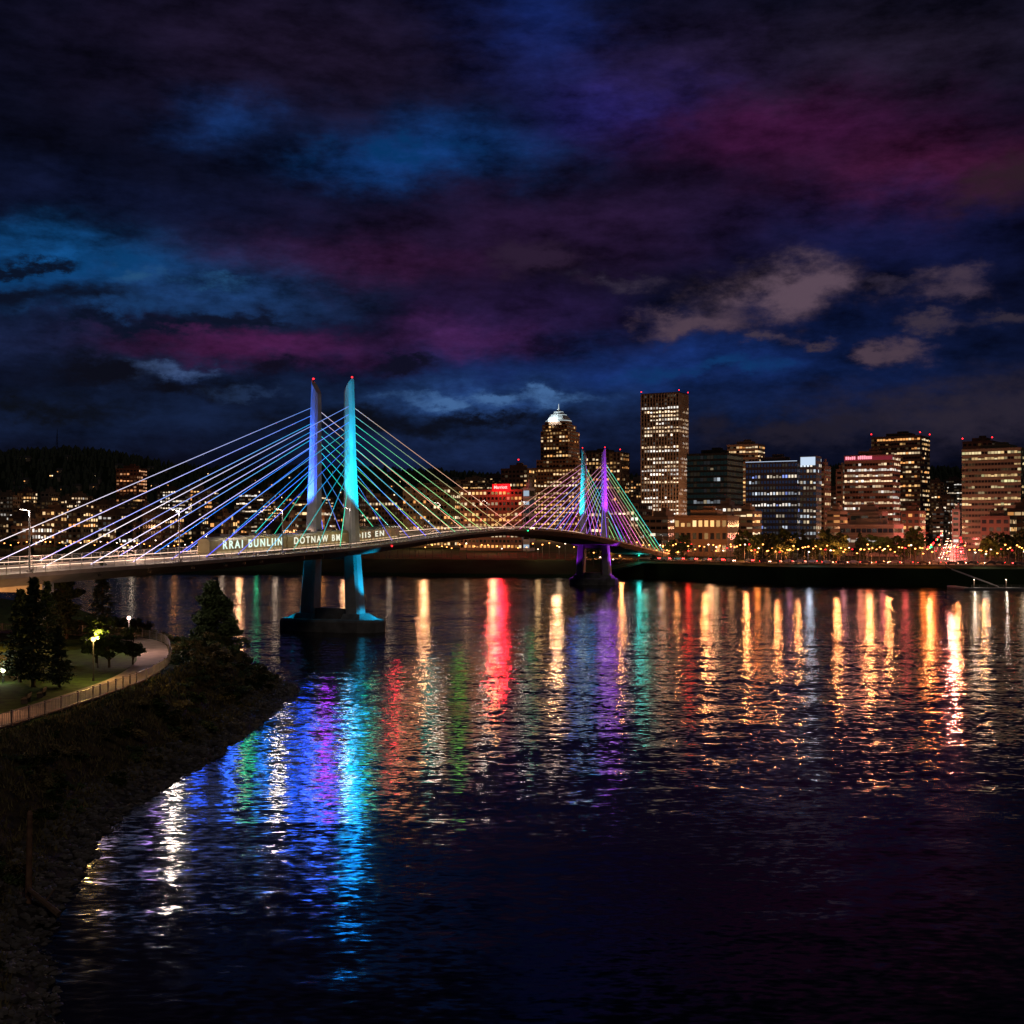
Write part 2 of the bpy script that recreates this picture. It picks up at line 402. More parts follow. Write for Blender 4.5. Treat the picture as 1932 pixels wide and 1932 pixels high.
for s in list(range(-130, -15, 23))+list(range(24, 225, 28))+list(range(255, 360, 30)):
    q = bl(s, -8, dz(s)+3.2); lamp('POINT', q, (1, .6, .4), 2400 if s < 20 else 600, .3, bridge, 'walkway_light')
def glint(s, lat, z, c_, pw, rad=1.2, name='added_river_spot'):
    """added narrow spot aimed at the river so its reflection makes a streak"""
    w_ = Vector(B(s, lat, z)); hz = Vector((0-w_.x, 0-w_.y, 0)); dist = hz.length
    el = math.atan2(z+H, dist)
    cone = min(math.degrees(el)*1.9, 44)
    t_ = w_+hz.normalized()*100; t_.z = z-100*math.tan(el*1.12)
    return lamp('SPOT', tuple(w_-O0), c_, pw, rad, bridge, name, tuple(t_-O0), cone, .35)
for (s, lt, m_, c_, pw) in ((8, 10.75, 'red', (1, .02, .04), 700), (112, 10.75, 'green', (.05, 1, .3), 150)):
    q = bl(s, lt, dz(s)-.4); mb = MB(); mb.ball(q, .18); obj('navigation_light', mb.mesh('navigation_light', [M[m_]]), bridge)
    glint(s, lt+.9, dz(s)-.6, c_, pw, .5)
def spot(s, l, z, ts, tl, tz, col, pw, cone=40, rad=.5):
    return lamp('SPOT', bl(s, l, z), col, pw, rad, bridge, 'floodlight', bl(ts, tl, tz), cone, .7)
CY = (0, .55, 1.); BLU = (.03, .1, 1.); PUR = (.38, .03, 1.)
spot(-10, 10.3, 19.8, 0, 6.0, 36, (0, .62, .85), 110000, 30); spot(2, 15, 17, .5, 5.2, 36, (0, .6, 1), 120000, 32); spot(-10, 10.3, 19.8, 0, 5.6, 52, (0, .5, .9), 110000, 20)
spot(-10, -8.6, 19.5, 0, -4.5, 37, BLU, 300000, 30); spot(-10, -8.6, 19.5, 0, -4.5, 52, (.02, .16, 1), 190000, 18)
spot(-7, -7, 18.9, 0, -4.5, 21.5, (1, .6, .42), 4000, 36)
# below deck
spot(2.5, 14.5, 4.2, 1, 7, 13, CY, 14000, 50); spot(2.5, -14.5, 4.2, 1, -7, 13, CY, 9000, 50)
spot(0, 13.6, 6.6, 0, 9.0, 3, CY, 3200, 60); spot(0, -13.6, 6.6, 0, -9.0, 3, CY, 2800, 60)
# far tower
spot(228, 10, 18.5, 238, 6.0, 37, PUR, 190000, 28); spot(241, 15, 17, 239, 5.6, 38, PUR, 140000, 26); spot(228, 10, 18.5, 238, 5.6, 52, PUR, 130000, 18)
spot(228, -9, 18.5, 238, -4.5, 37, (0, .6, .75), 380000, 28); spot(228, -9, 18.5, 238, -4.5, 52, (0, .6, .85), 200000, 18)
spot(240.5, 14.5, 4, 239, 7, 13, PUR, 16000, 50); spot(233, -13, 4, 237, -7, 13, PUR, 7000, 44)
spot(238, 12.2, 6.4, 238, 8.5, 3, PUR, 1000, 60); spot(238, -12.2, 6.4, 238, -8.5, 3, PUR, 900, 60)
fx = MB(); fx.box((0, 0, 0), (.5, .3, .35)); fx.cyl((0, 0, .15), (0, 0, .5), .05, n=5); fxm = fx.mesh('added_flood_housing', [M['darksteel']])  # added housing to go with the streak spots
for (s, z, c_, pw) in ((-96, 3, (.7, .5, .8), 500), (-84, 1, (.55, .3, 1), 600), (-72, 1, (.02, .1, 1), 900), (-62, 1, (.02, .12, 1), 1100), (-56, 1, (.0, .6, .25), 600), (-50, 4, (.0, .2, 1), 1000), (-40, 10, (.01, .1, 1), 1400), (-34, 3, (.02, .08, 1), 1700), (-29, 16, (.02, .12, 1), 2200), (-26, 4, (.4, .03, .9), 1300), (-22, 12, (.05, .1, 1), 1600), (-15, 3, (0, .4, .9), 1500), (-13, 12, (0, .45, 1), 1800), (-12, 22, (0, .35, 1), 2200), (-14, 31, (0, .25, 1), 1900), (-6, 5, (0, .6, .35), 600), (4, 9, (.9, .2, .08), 320), (12, 10, (1, .3, .1), 560), (20, 5, (1, .32, .1), 520), (29, 3, (0, .7, .5), 400), (37, 5, (.9, .35, .1), 340), (50, 1, (.3, 1, .05), 330), (62, 3, (1, .3, .1), 250), (90, 2, (.7, .2, .2), 220), (165, 3, (0, .2, 1), 650), (188, 8, (0, .4, 1), 650), (205, 4, (.4, .1, 1), 700), (218, 12, (.4, .08, 1), 1000), (228, 20, (.45, .05, 1), 1000), (285, 2, (0, .9, .6), 700)):
    if z < 5: obj('added_flood_housing', fxm, bridge, bl(s, 10.5, dz(s)-.9))
    glint(s, 11.2, dz(s)-1+z, c_, pw)  # added spots, there for the coloured streaks on the water

# ------------------------------------------------------------------ train
def text_mesh(txt, height, length, m_, off=.0, sp=1.0):
    cu = bpy.data.curves.new('t', 'FONT'); cu.body = txt; cu.size = 1; cu.extrude = .02; cu.offset = off; cu.space_character = sp
    o = bpy.data.objects.new('t', cu); COL.objects.link(o)
    bpy.context.view_layer.update()
    me = bpy.data.meshes.new_from_object(o.evaluated_get(bpy.context.evaluated_depsgraph_get()))
    bpy.data.objects.remove(o)
    x0 = min(v.co.x for v in me.vertices); x1 = max(v.co.x for v in me.vertices); y0 = min(v.co.y for v in me.vertices); y1 = max(v.co.y for v in me.vertices)
    for v in me.vertices:
        x, y, z = v.co
        v.co = ((x-x0)/(x1-x0)*length, -z, (y-y0)/(y1-y0)*height)
    me.materials.clear(); me.materials.append(m_)
    return me
M['train'] = mat('train_paint', (.36, .30, .14), .4, .1, scale=.5)
M['trainwin'] = emi('train_window', (1, .7, .35), .6)
M['letters'] = emi('lit_letters', (.78, 1, .86), 1.1)
M['letters2'] = emi('warm_letters', (.95, .95, .75), .95)
SA0 = -58
T0 = Vector(B(SA0, 0, dz(SA0)))
train = obj('light_rail_train', None, loc=T0, label='long light rail train crossing the bridge, lettering lit', cat='train')
for k in range(3):
    sa = SA0+k*28.2; sb = sa+27.6
    a = Vector(B(sa, 3.7, dz(sa)+.1)); b_ = Vector(B(sb, 3.7, dz(sb)+.1)); d = b_-a; Lc = d.length
    xa = d.normalized(); ya = Vector((0, 0, 1)).cross(xa).normalized(); za = xa.cross(ya)
    mt = Matrix((xa, ya, za)).transposed().to_4x4(); mt.translation = a-T0
    mb = MB(); w = 1.32
    prof = [(-w, .45), (w, .45), (w, 2.9), (w-.25, 3.35), (w-.7, 3.55), (-w+.7, 3.55), (-w+.25, 3.35), (-w, 2.9)]
    xsn = [(0, .55, .35), (.8, .8, .15), (1.8, 1, 0), (Lc-1.8, 1, 0), (Lc-.8, .8, .15), (Lc, .55, .35)] if k in (0, 2) else [(0, .95, 0), (Lc, .95, 0)]
    if k == 0: xsn = xsn[:4]+[(Lc, 1, 0)]
    if k == 2: xsn = [(0, 1, 0)]+xsn[3:]
    nP = len(prof)
    for (x, sc, up) in xsn:
        for (y, z) in prof: mb.v.append((x, y*(.75+.25*sc), .45+(z-.45)*(.85+.15*sc)))
    for i in range(len(xsn)-1):
        for j in range(nP):
            j2 = (j+1) % nP; mb.f.append((i*nP+j, (i+1)*nP+j, (i+1)*nP+j2, i*nP+j2)); mb.m.append(0); mb.c.append(None)
    mb.f.append(tuple(range(nP))); mb.m.append(0); mb.c.append(None)
    mb.f.append(tuple((len(xsn)-1)*nP+j for j in reversed(range(nP)))); mb.m.append(0); mb.c.append(None)
    for bx in (4, Lc/2, Lc-4):
        mb.box((bx, 0, .28), (3, 2.0, .45), 1)
    car_ = obj('train_carriage', mb.mesh('carriage', [M['train'], M['darksteel']]), train); car_.matrix_local = mt
    for sd in (-1, 1):
        mb = MB(); x = 2.2; yy = sd*(w+.015)
        while x < Lc-3:
            pts = [(x, yy, 1.35), (x+1.5, yy, 1.35), (x+1.5, yy, 2.65), (x, yy, 2.65)]
            if sd < 0: pts = [(p[0], p[1], .7+(p[2]-1.35)*.22) for p in pts]
            if sd > 0: pts.reverse()
            mb.quad(pts); x += 1.85
        obj('window_row', mb.mesh('window_row', [M['trainwin']]), car_)
    mb = MB(); mb.box((Lc/2-5, 0, 3.75), (4, 1.6, .35)); mb.box((Lc/2+5, 0, 3.75), (4, 1.6, .35)); obj('roof_unit', mb.mesh('roof_unit', [M['darksteel']]), car_)
    me = text_mesh(('RRAI BUNLIIN', 'DOTNAW BM', 'OIIS EN')[k], (1.5, 1.4, 1.3)[k], (Lc-6, Lc-7, Lc-12)[k], M['letters'] if k == 0 else M['letters2'], .02, 1.4)
    obj('lettering', me, car_, (4.2 if k == 0 else 2.5, -w-.05, 1.35))
    for q in (.2, .75): lamp('POINT', (Lc*q, -4.4, 3.2), (1, .85, .4), 110, .3, car_, 'train_fill_light')  # added lamps that brighten the train side; no platform here

# ------------------------------------------------------------------ buildings
WARM = [(1, .55, .2), (1, .65, .32), (1, .42, .12), (1, .75, .45)]
COOL = [(1, .85, .65), (.8, .9, 1), (1, .8, .5)]
WH = [(1, .8, .58), (1, .7, .42), (.95, .88, .8)]
def wmat(col):
    key = 'wall_%d_%d_%d' % tuple(int(c*100) for c in col)
    if key not in M: M[key] = mat(key, col, .7, scale=.05, var=.12)
    return M[key]
def mass(root, xl, xc, xr, ytop, D, th, wall, pal=WARM, lit=.4, storey=4., bay=3.6, style='grid', depth=None, zb=None, inten=1., parapet=True, ztop=None, topdark=0, tint=None, frame=None, rib=.3):
    t = math.radians(th); c, s = math.cos(t), math.sin(t)
    C = Vector((X_at(xc, D), D)); ul = (xl-966)/F; ur = (xr-966)/F
    w = (C.x-ul*D)/(c+ul*s)
    den = s-ur*c
    d = depth if depth else (ur*D-C.x)/den
    A = C+Vector((-c, s))*w; Bk = C+Vector((s, c))*d; Dd = A+(Bk-C)
    rt = Vector(root.location)
    z0 = (zb if zb is not None else far_h(C.x, C.y)-3); z1 = ztop if ztop else Z_at(ytop, D)
    pl = [(p.x-rt.x, p.y-rt.y) for p in (A, C, Bk, Dd)]
    mb = MB(); mb.prism(pl, z0-rt.z, z1-rt.z, 0)
    cen = Vector((sum(p[0] for p in pl)/4, sum(p[1] for p in pl)/4))
    def ins(k): return [(cen.x+(p[0]-cen.x)*k, cen.y+(p[1]-cen.y)*k) for p in pl]
    obj('wall', mb.mesh('wall', [wmat(wall)]), root)
    if parapet:
        mb = MB(); mb.prism(ins(1.012), z1-rt.z-.9, z1-rt.z+.5); mb.prism(ins(.5), z1-rt.z+.5, z1-rt.z+3.5)
        mb.prism([(p[0]+w*.05, p[1]) for p in ins(.2)], z1-rt.z+3.5, z1-rt.z+5.5)
        obj('roof', mb.mesh('roof', [wmat(tuple(v*.7 for v in wall))]), root)
    mb = MB(); fr = MB(); zs = far_h(C.x, C.y) if zb is None else zb
    nf = max(1, int((z1-zs-1.5)/storey)); sh = (z1-zs-1.5)/nf
    fw, fh = {'grid': (.62, .5), 'bands': (.86, .42), 'vertical': (.62, .52), 'glass': (.86, .62)}[style]
    for fi, (P, Q) in enumerate(((pl[0], pl[1]), (pl[1], pl[2]), (pl[3], pl[0]))):
        P = Vector(P); Q = Vector(Q); e_ = Q-P; Ln = e_.length
        if Ln < 2: continue
        ed = e_/Ln; nr = Vector((ed.y, -ed.x)); nb = max(1, int(Ln/bay)); bw = Ln/nb
        for k in range(nf):
            zc = zs-rt.z+1+(k+.5)*sh
            fp = min(1, lit*R.choice((.15, .5, .9, 1.3, 1.9))); on = False; fk = R.uniform(.5, 1.1); fc = R.choice(pal)
            if topdark and k > nf-topdark-1: fp = .02
            for j in range(nb):
                if R.random() < .45: on = R.random() < fp
                a = P+ed*(j+.5-fw/2)*bw+nr*.08; b2 = P+ed*(j+.5+fw/2)*bw+nr*.08
                col = tint if tint else (0, 0, 0)
                if on:
                    cc = fc if R.random() < .7 else R.choice(pal); kk = inten*fk*R.choice((.3, .5, .8, 1.0, 1.2)); col = tuple(v*kk for v in cc)
                elif R.random() < .3:
                    col = tuple(v*.03*inten for v in R.choice(pal))
                zl = zc-sh*fh/2; zh = zc+sh*fh/2
                if on and R.random() < .3: zh = zl+(zh-zl)*.6
                mb.quad([(a.x, a.y, zl), (b2.x, b2.y, zl), (b2.x, b2.y, zh), (a.x, a.y, zh)], 0, col)
        if style == 'vertical':
            for j in range(nb+1):
                a = P+ed*j*bw+nr*.35; fr.box((a.x, a.y, (zs+z1)/2-rt.z), (bw*rib, .8, z1-zs), rot=math.atan2(ed.y, ed.x))
        elif style in ('bands', 'glass'):
            for k in range(nf+1):
                zc = zs-rt.z+1+k*sh; a = P+ed*(Ln/2)+nr*.1
                fr.box((a.x, a.y, zc), (Ln+.2, .4, sh*.12), rot=math.atan2(ed.y, ed.x))
    obj('windows', mb.mesh('windows', [M['win']]), root, kind='stuff')
    if fr.v: obj('facade_frame', fr.mesh('facade_frame', [wmat(frame or tuple(min(1, v*1.25) for v in wall))]), root)
    return pl, z1-rt.z
def root_at(name, label, xc, D, cat, group=None):
    x = X_at(xc, D); return obj(name, None, loc=(x, D, far_h(x, D)), label=label, cat=cat, group=group)
def beacons(root, pts, z):
    for p in pts:
        mb = MB(); mb.cyl((p[0], p[1], z), (p[0], p[1], z+2.6), .15, n=5, mi=1); mb.ball((p[0], p[1], z+3), .6, n=6, rings=4); obj('beacon', mb.mesh('beacon', [M['red'], M['darksteel']]), root)

BR = (.2, .095, .05)
r = root_at('office_tower', 'brick stepped tower with white-lit pyramid roof and spire', 1060, 1200, 'tower')
mass(r, 1003, 1090, 1101, 882, 1170, 25, BR, WARM, .6, 3.6, 3.2, depth=30, inten=.8)
mass(r, 1012, 1086, 1094, 866, 1174, 25, BR, WARM, .3, 3.6, 3.2, depth=24, parapet=False, inten=.7)
mass(r, 1020, 1072, 1088, 812, 1200, 25, BR, WARM, .38, 3.6, 3.2, parapet=False, inten=.7, depth=30)
mass(r, 1023, 1070, 1085, 800, 1203, 25, BR, WARM, .38, 3.6, 3.2, depth=24, parapet=False, inten=.7)
pl, zt = mass(r, 1028, 1067, 1081, 795, 1206, 25, BR, WARM, .3, 3.6, 3.2, depth=18, parapet=False, inten=.7)
cx = sum(p[0] for p in pl)/4; cy = sum(p[1] for p in pl)/4
M['lanternroof'] = mat('pale_metal_roof', (.5, .52, .52), .4)
M['crownlight'] = emi('crown_light', (.8, .95, 1), .6)
mb = MB()
def sqr(h, n=12, ph=.39): return [(cx+h*math.cos(2*math.pi*i/n+ph), cy+h*math.sin(2*math.pi*i/n+ph)) for i in range(n)]
mb.prism(sqr(12.8), zt, zt+1.2)
mb.prism(sqr(12.4), zt+1.2, zt+4, top=sqr(11)); mb.prism(sqr(11), zt+4, zt+7.5, top=sqr(7.6)); mb.prism(sqr(7.2), zt+7.5, zt+10.5, top=sqr(4.4)); mb.prism(sqr(3), zt+10.5, zt+14, top=sqr(.8)); mb.cyl((cx, cy, zt+14), (cx, cy, zt+19), .4, .1, n=6)
obj('pyramid_roof', mb.mesh('pyramid_roof', [M['lanternroof']]), r)
mb = MB()
for i in range(12):
    a = 2*math.pi*i/12+.39; b2 = a+2*math.pi/12
    for (rr, hh, tk) in ((12.9, 1.3, .3), (8, 7.4, .25), (4.7, 10.5, .22)):
        mb.cyl((cx+rr*math.cos(a), cy+rr*math.sin(a), zt+hh), (cx+rr*math.cos(b2), cy+rr*math.sin(b2), zt+hh), tk, n=5)
mb.cyl((cx, cy, zt+12), (cx, cy, zt+18.5), .55, .25, n=6)
obj('crown_lighting', mb.mesh('crown_lighting', [M['crownlight']]), r)
lamp('SPOT', (cx-16, cy-26, zt-3), (.8, .95, 1), 110000, 1, r, 'roof_floodlight', (cx, cy, zt+8), 46)
r = root_at('office_tower', 'dark office slab with glowing top storeys', 1170, 1350, 'tower')
pl, zt = mass(r, 1078, 1170, 1181, 853, 1350, 28, (.09, .06, .05), WARM, .5, 4.4, 4, 'vertical', depth=25, inten=.8); beacons(r, pl[1:2], zt)
r = root_at('office_tower', 'tall pale tower with vertical ribs and lit floors', 1282, 1300, 'tower')
pl, zt = mass(r, 1210, 1281, 1298, 741, 1300, 28, (.10, .075, .06), WH, .72, 4.1, 3.2, 'vertical', topdark=3, parapet=False, inten=1.15, frame=(.3, .22, .18), rib=.28); beacons(r, pl[:3], zt)
mb = MB(); mb.prism(pl, zt, zt+1.2); obj('roof', mb.mesh('roof', [wmat((.1, .08, .07))]), r)
r = root_at('office_building', 'black glass office block with angled roof', 1372, 900, 'building')
mass(r, 1296, 1372, 1386, 855, 900, 30, (.03, .035, .035), COOL, .10, 4, 2.6, 'glass', depth=35, inten=.3, tint=(.002, .005, .005))
r = root_at('office_tower', 'beige tower with warm lit storeys', 1430, 1150, 'tower')
mass(r, 1372, 1430, 1443, 838, 1150, 30, (.3, .2, .15), WARM, .75, 4, 3.0, 'bands', depth=20, inten=.8)
r = root_at('office_building', 'blue glass office block with bright white floors', 1506, 800, 'building')
pl, zt = mass(r, 1407, 1504, 1510, 870, 800, 30, (.05, .055, .075), [(1, .85, .65), (1, .9, .8), (.75, .85, 1), (.3, .4, 1)], .5, 3.6, 2.0, 'grid', depth=18, inten=.7, tint=(.006, .01, .024))
mb = MB(); P, Q = Vector(pl[0]), Vector(pl[1]); e_ = Q-P; nrm = Vector((e_.y, -e_.x)).normalized()*.4
mb.cyl((*(P+nrm), zt+.2), (*(Q+nrm), zt+.2), .22, n=4); obj('roof_light_strip', mb.mesh('roof_light_strip', [emi('blue_white_strip', (.6, .75, 1), .9)]), r)
r2 = root_at('office_building', 'narrow glass stair tower with white-lit top', 1540, 790, 'building')
pl, zt = mass(r2, 1509, 1540, 1547, 860, 790, 30, (.08, .09, .11), COOL, .55, 3.6, 1.9, 'grid', depth=12, parapet=False, inten=.65, tint=(.006, .012, .024))
mb = MB(); P, Q = Vector(pl[0]), Vector(pl[1]); e_ = Q-P
a = P+e_*.05; b2 = P+e_*.95; nrm = Vector((e_.y, -e_.x)).normalized()*.25; a += nrm; b2 += nrm
mb.quad([(a.x, a.y, zt-6), (b2.x, b2.y, zt-6), (b2.x, b2.y, zt-.6), (a.x, a.y, zt-.6)]); obj('lit_top', mb.mesh('lit_top', [emi('top_glow', (.65, .8, 1), .9)]), r2)
r = root_at('apartment_building', 'slim brown apartment block', 1556, 850, 'building')
mass(r, 1546, 1556, 1561, 880, 850, 32, (.2, .13, .1), WARM, .15, 3.4, 3, depth=14)
r = root_at('office_building', 'small tan block beside pink-lit tower', 1590, 900, 'building')
mass(r, 1577, 1590, 1596, 886, 900, 33, (.28, .18, .13), WARM, .3, 3.6, 3, depth=12)
r = root_at('hotel_tower', 'beige tower with pink rooftop sign and lit storeys', 1684, 880, 'tower')
pl, zt = mass(r, 1593, 1684, 1691, 858, 880, 33, (.26, .16, .12), WH, .75, 3.9, 2.0, 'bands', depth=20, inten=.85)
mb = MB(); P, Q = Vector(pl[0]), Vector(pl[1]); e_ = (Q-P); n_ = Vector((e_.y, -e_.x)).normalized(); ed = e_.normalized(); Ln = e_.length
x = .03*Ln
for i in range(13):
    wL = Ln*.034
    if i != 5:
        a = P+ed*x+n_*.5; b2 = P+ed*(x+wL)+n_*.5; hgt = R.choice((2.2, 2.6, 1.8))
        mb.quad([(a.x, a.y, zt-2.6), (b2.x, b2.y, zt-2.6), (b2.x, b2.y, zt-2.6+hgt), (a.x, a.y, zt-2.6+hgt)])
    x += Ln*.043
obj('rooftop_sign', mb.mesh('rooftop_sign', [emi('pink_sign', (1, .3, .38), 1.5)]), r)
mb = MB(); a = P+ed*.0+n_*.25; b2 = Q+n_*.25; mb.quad([(a.x, a.y, zt-3.4), (b2.x, b2.y, zt-3.4), (b2.x, b2.y, zt), (a.x, a.y, zt)]); obj('sign_band', mb.mesh('sign_band', [emi('pink_band', (.8, .06, .12), .22)]), r)
r = root_at('office_tower', 'tall dark tower with scattered warm windows', 1745, 1050, 'tower')
pl, zt = mass(r, 1644, 1736, 1749, 822, 1050, 34, (.1, .075, .06), WARM, .5, 4, 2.4, 'bands', depth=30, inten=.8); beacons(r, pl[:3], zt)
r = root_at('office_building', 'low pale office building with long white bands', 1686, 640, 'building')
mass(r, 1585, 1686, 1694, 990, 640, 32, (.40, .3, .25), WH, .5, 4, 2.6, 'bands', depth=20, inten=.6)
mass(r, 1604, 1664, 1668, 966, 655, 32, (.26, .2, .17), WH, .05, 5, 5, 'bands', depth=12, zb=20)
r = root_at('office_tower', 'wide grey-green tower with lit horizontal floors', 1925, 800, 'tower')
pl, zt = mass(r, 1815, 1926, 1990, 845, 800, 36, (.17, .17, .12), [(.9, .85, .42), (1, .8, .42), (1, .68, .3)], .45, 3.7, 2.0, 'bands', depth=40, inten=.55)
r = root_at('office_tower', 'dark tower behind grey office block', 1880, 1000, 'tower')
pl, zt = mass(r, 1816, 1872, 1885, 832, 1000, 36, (.09, .06, .055), WARM, .1, 4, 3.5, 'grid', depth=24); beacons(r, pl[:2], zt)
# hotel with red sign
r = root_at('hotel', 'wide hotel with glowing red rooftop sign', 990, 750, 'hotel')
pl, zt = mass(r, 868, 985, 992, 923, 750, 24, (.28, .15, .11), WARM+[(1, .2, .12)], .6, 3.2, 2.6, 'grid', depth=18, parapet=False, inten=.8)
P, Q = Vector(pl[0]), Vector(pl[1]); e_ = Q-P; ed = e_.normalized(); n_ = Vector((ed.y, -ed.x))
me = text_mesh('Marriott', 1.9, 9, emi('red_sign_letters', (1, .3, .28), 2.6), .02)
o = obj('rooftop_sign', me, r, (P+ed*.56*e_.length+n_*.6).to_3d()+Vector((0, 0, zt+.5))); o.rotation_euler = (0, 0, math.atan2(ed.y, ed.x))
mb = MB(); a = P+ed*.53*e_.length+n_*.3; b2 = P+ed*.82*e_.length+n_*.3; mb.quad([(a.x, a.y, zt-1.2), (b2.x, b2.y, zt-1.2), (b2.x, b2.y, zt+3.4), (a.x, a.y, zt+3.4)]); obj('sign_panel', mb.mesh('sign_panel', [emi('red_panel', (1, .005, .01), 1.3)]), r)
sp = P+ed*.66*e_.length+n_*4
lamp('SPOT', (sp.x, sp.y, zt+2), (1, .01, .03), 100000, 2.2, r, 'sign_glow', (sp.x, sp.y-300, zt-80), 80)
lamp('POINT', (sp.x, sp.y-3, zt+3), (1, .02, .03), 9000, 1, r, 'sign_glow')
r = root_at('office_building', 'narrow white-blue lit stair tower', 1001, 745, 'building')
mass(r, 987, 999, 1004, 921, 745, 24, (.5, .55, .6), [(.6, .8, 1)], .9, 5, 5, 'glass', depth=8, inten=.35)
r = root_at('office_building', 'dark rounded block with red roof lamp', 1000, 1000, 'building')
pl, zt = mass(r, 945, 995, 1003, 884, 1000, 24, (.14, .08, .06), WARM, .3, 3.6, 3.2, 'grid', depth=18); beacons(r, [(sum(p[0] for p in pl)/4, sum(p[1] for p in pl)/4)], zt+5)
r = root_at('apartment_building', 'pale apartment slab with many lit windows', 858, 820, 'building')
mass(r, 760, 850, 862, 920, 820, 25, (.26, .22, .13), WARM, .6, 3.3, 2.6, 'grid', depth=18, inten=.9)
r = root_at('apartment_building', 'long low apartment block with balconies', 760, 900, 'building')
mass(r, 690, 750, 762, 945, 900, 22, (.22, .13, .09), WARM, .5, 3.3, 2.6, 'grid', depth=18)
r = root_at('apartment_tower', 'brick apartment tower on wooded slope', 262, 1300, 'tower')
mass(r, 219, 258, 267, 884, 1300, 15, (.22, .09, .05), [(1, .4, .15), (1, .5, .25)], .6, 3.4, 3.6, 'grid', depth=20, inten=.8)
r = root_at('event_pavilion', 'low warm-lit pavilion with colonnade on waterfront', 1380, 620, 'building')
mass(r, 1272, 1372, 1385, 974, 640, 28, (.34, .21, .12), [(1, .55, .2), (1, .65, .3)], .85, 5, 3.0, 'grid', depth=20, inten=.9)
r = root_at('office_building', 'small white block by the main street', 1815, 900, 'building')
mass(r, 1796, 1811, 1818, 962, 900, 35, (.55, .42, .38), WH, .4, 4, 3, 'grid', depth=14)
inf = []
for i in range(90):
    xl = R.uniform(-60, 600); D = R.uniform(720, 1500); w = R.uniform(16, 46); inf.append((xl, xl+w, R.uniform(958, 996) if D < 1100 else R.uniform(922, 965), D, 12))
for i in range(18):
    xl = R.uniform(560, 900); D = R.uniform(900, 1400); inf.append((xl, xl+R.uniform(25, 60), R.uniform(930, 970), D, 22))
for (a, y, D, w) in ((1100, 935, 900, 50), (1150, 950, 850, 60), (1185, 905, 1500, 30), (1215, 975, 700, 50), (1300, 930, 1100, 70), (1345, 955, 800, 40), (1385, 965, 760, 40), (1440, 900, 1300, 40), (1500, 885, 1400, 60), (1555, 925, 1000, 40), (1560, 965, 750, 30), (1695, 900, 1300, 50), (1745, 910, 1400, 40), (1700, 965, 760, 40), (1765, 940, 1300, 40), (1850, 975, 620, 60), (1780, 905, 1600, 40), (860, 905, 1500, 60), (905, 900, 1700, 45), (1760, 965, 1150, 25), (1900, 960, 640, 60)):
    inf.append((a, a+w, y, D, 30 if a > 1000 else 22))
for (xl, xr, yt, D, th) in inf:
    r = root_at('apartment_building' if xl < 950 else 'office_building', R.choice(('mid-rise block with scattered warm lit windows', 'flat-roofed city block with glowing windows', 'brown mid-rise with a few lit rooms')), xr, D, 'building', 'mid-rise city blocks with lit windows')
    wl = R.choice(((.2, .12, .08), (.26, .18, .13), (.14, .1, .08), (.3, .22, .17)))
    mass(r, xl, xr-5, xr, yt, D, th, wl, R.choice((WARM, WARM, WH)), R.uniform(.25, .65), 3.6, 3.2, R.choice(('grid', 'grid', 'bands')), depth=R.uniform(14, 26), inten=.9)

# hillside houses
hv = []
for v_ in range(4):
    w, d, h = R.uniform(9, 14), 9, R.uniform(5, 8); mb = MB(); mb.box((0, 0, h/2-1), (w, d, h+2))
    mb.quad([(-w/2-.5, -d/2-.5, h), (w/2+.5, -d/2-.5, h), (w/2+.5, 0, h+3), (-w/2-.5, 0, h+3)], 1); mb.quad([(w/2+.5, d/2+.5, h), (-w/2-.5, d/2+.5, h), (-w/2-.5, 0, h+3), (w/2+.5, 0, h+3)], 1)
    mb.quad([(-w/2, -d/2, h), (-w/2, 0, h+3), (-w/2, d/2, h)], 0); mb.quad([(w/2, -d/2, h), (w/2, d/2, h), (w/2, 0, h+3)], 0)
    for k in range(R.choice((1, 2, 3))):
        x = R.uniform(-w/2+1, w/2-3); z = R.choice((1.5, 4)); c = R.choice(WARM); kk = R.uniform(.5, 1.8)
        mb.quad([(x, -d/2-.1, z), (x+1.9, -d/2-.1, z), (x+1.9, -d/2-.1, z+1.5), (x, -d/2-.1, z+1.5)], 2, tuple(q*kk for q in c))
    hv.append(mb.mesh('house', [wmat((.3, .25, .2)), M['roof'], M['win']]))
for i in range(295):
    u = R.uniform(-.45, -.02) if R.random() < .85 else R.uniform(-.05, .42)
    D = 1450+900*R.random()**1.8; x = u*D
    obj('house', R.choice(hv), loc=(x, D, far_h(x, D)-.5), label='small gabled house with lit windows on hillside', cat='house', group='houses on the wooded hillside')
mb = MB()
for i in range(5200):
    D = R.uniform(1500, 2750); u = R.uniform(-.5, .5); x = u*D
    h = R.uniform(9, 17); z = far_h(x, D); rr = h*R.uniform(.3, .5)
    mb.cyl((x, D, z-2), (x+R.uniform(-1, 1), D, z+h*.6), rr, rr*.7, n=5, cap=False); mb.cyl((x, D, z+h*.6), (x+R.uniform(-1, 1), D, z+h), rr*.7, rr*.1, n=5, cap=False)
obj('forest', mb.mesh('forest', [M['leafdark']]), kind='stuff', label='dark conifer forest covering the hills')
x = X_at(108, 2600); z = far_h(x, 2600)
r = obj('radio_mast', None, loc=(x, 2600, z), label='tall lattice radio mast on hill ridge', cat='mast')
mb = MB()
for (ox, oy) in ((-3, -3), (3, -3), (0, 3)): mb.cyl((ox, oy, 0), (0, 0, 55), .5, .3, n=4)
for k in range(8):
    z0 = k*6.5; q = 3*(1-z0/55); mb.cyl((-q, -q, z0), (q*.8, -q*.8, z0+6.5), .3, n=4); mb.cyl((q, -q, z0), (-q*.8, -q*.8, z0+6.5), .3, n=4)
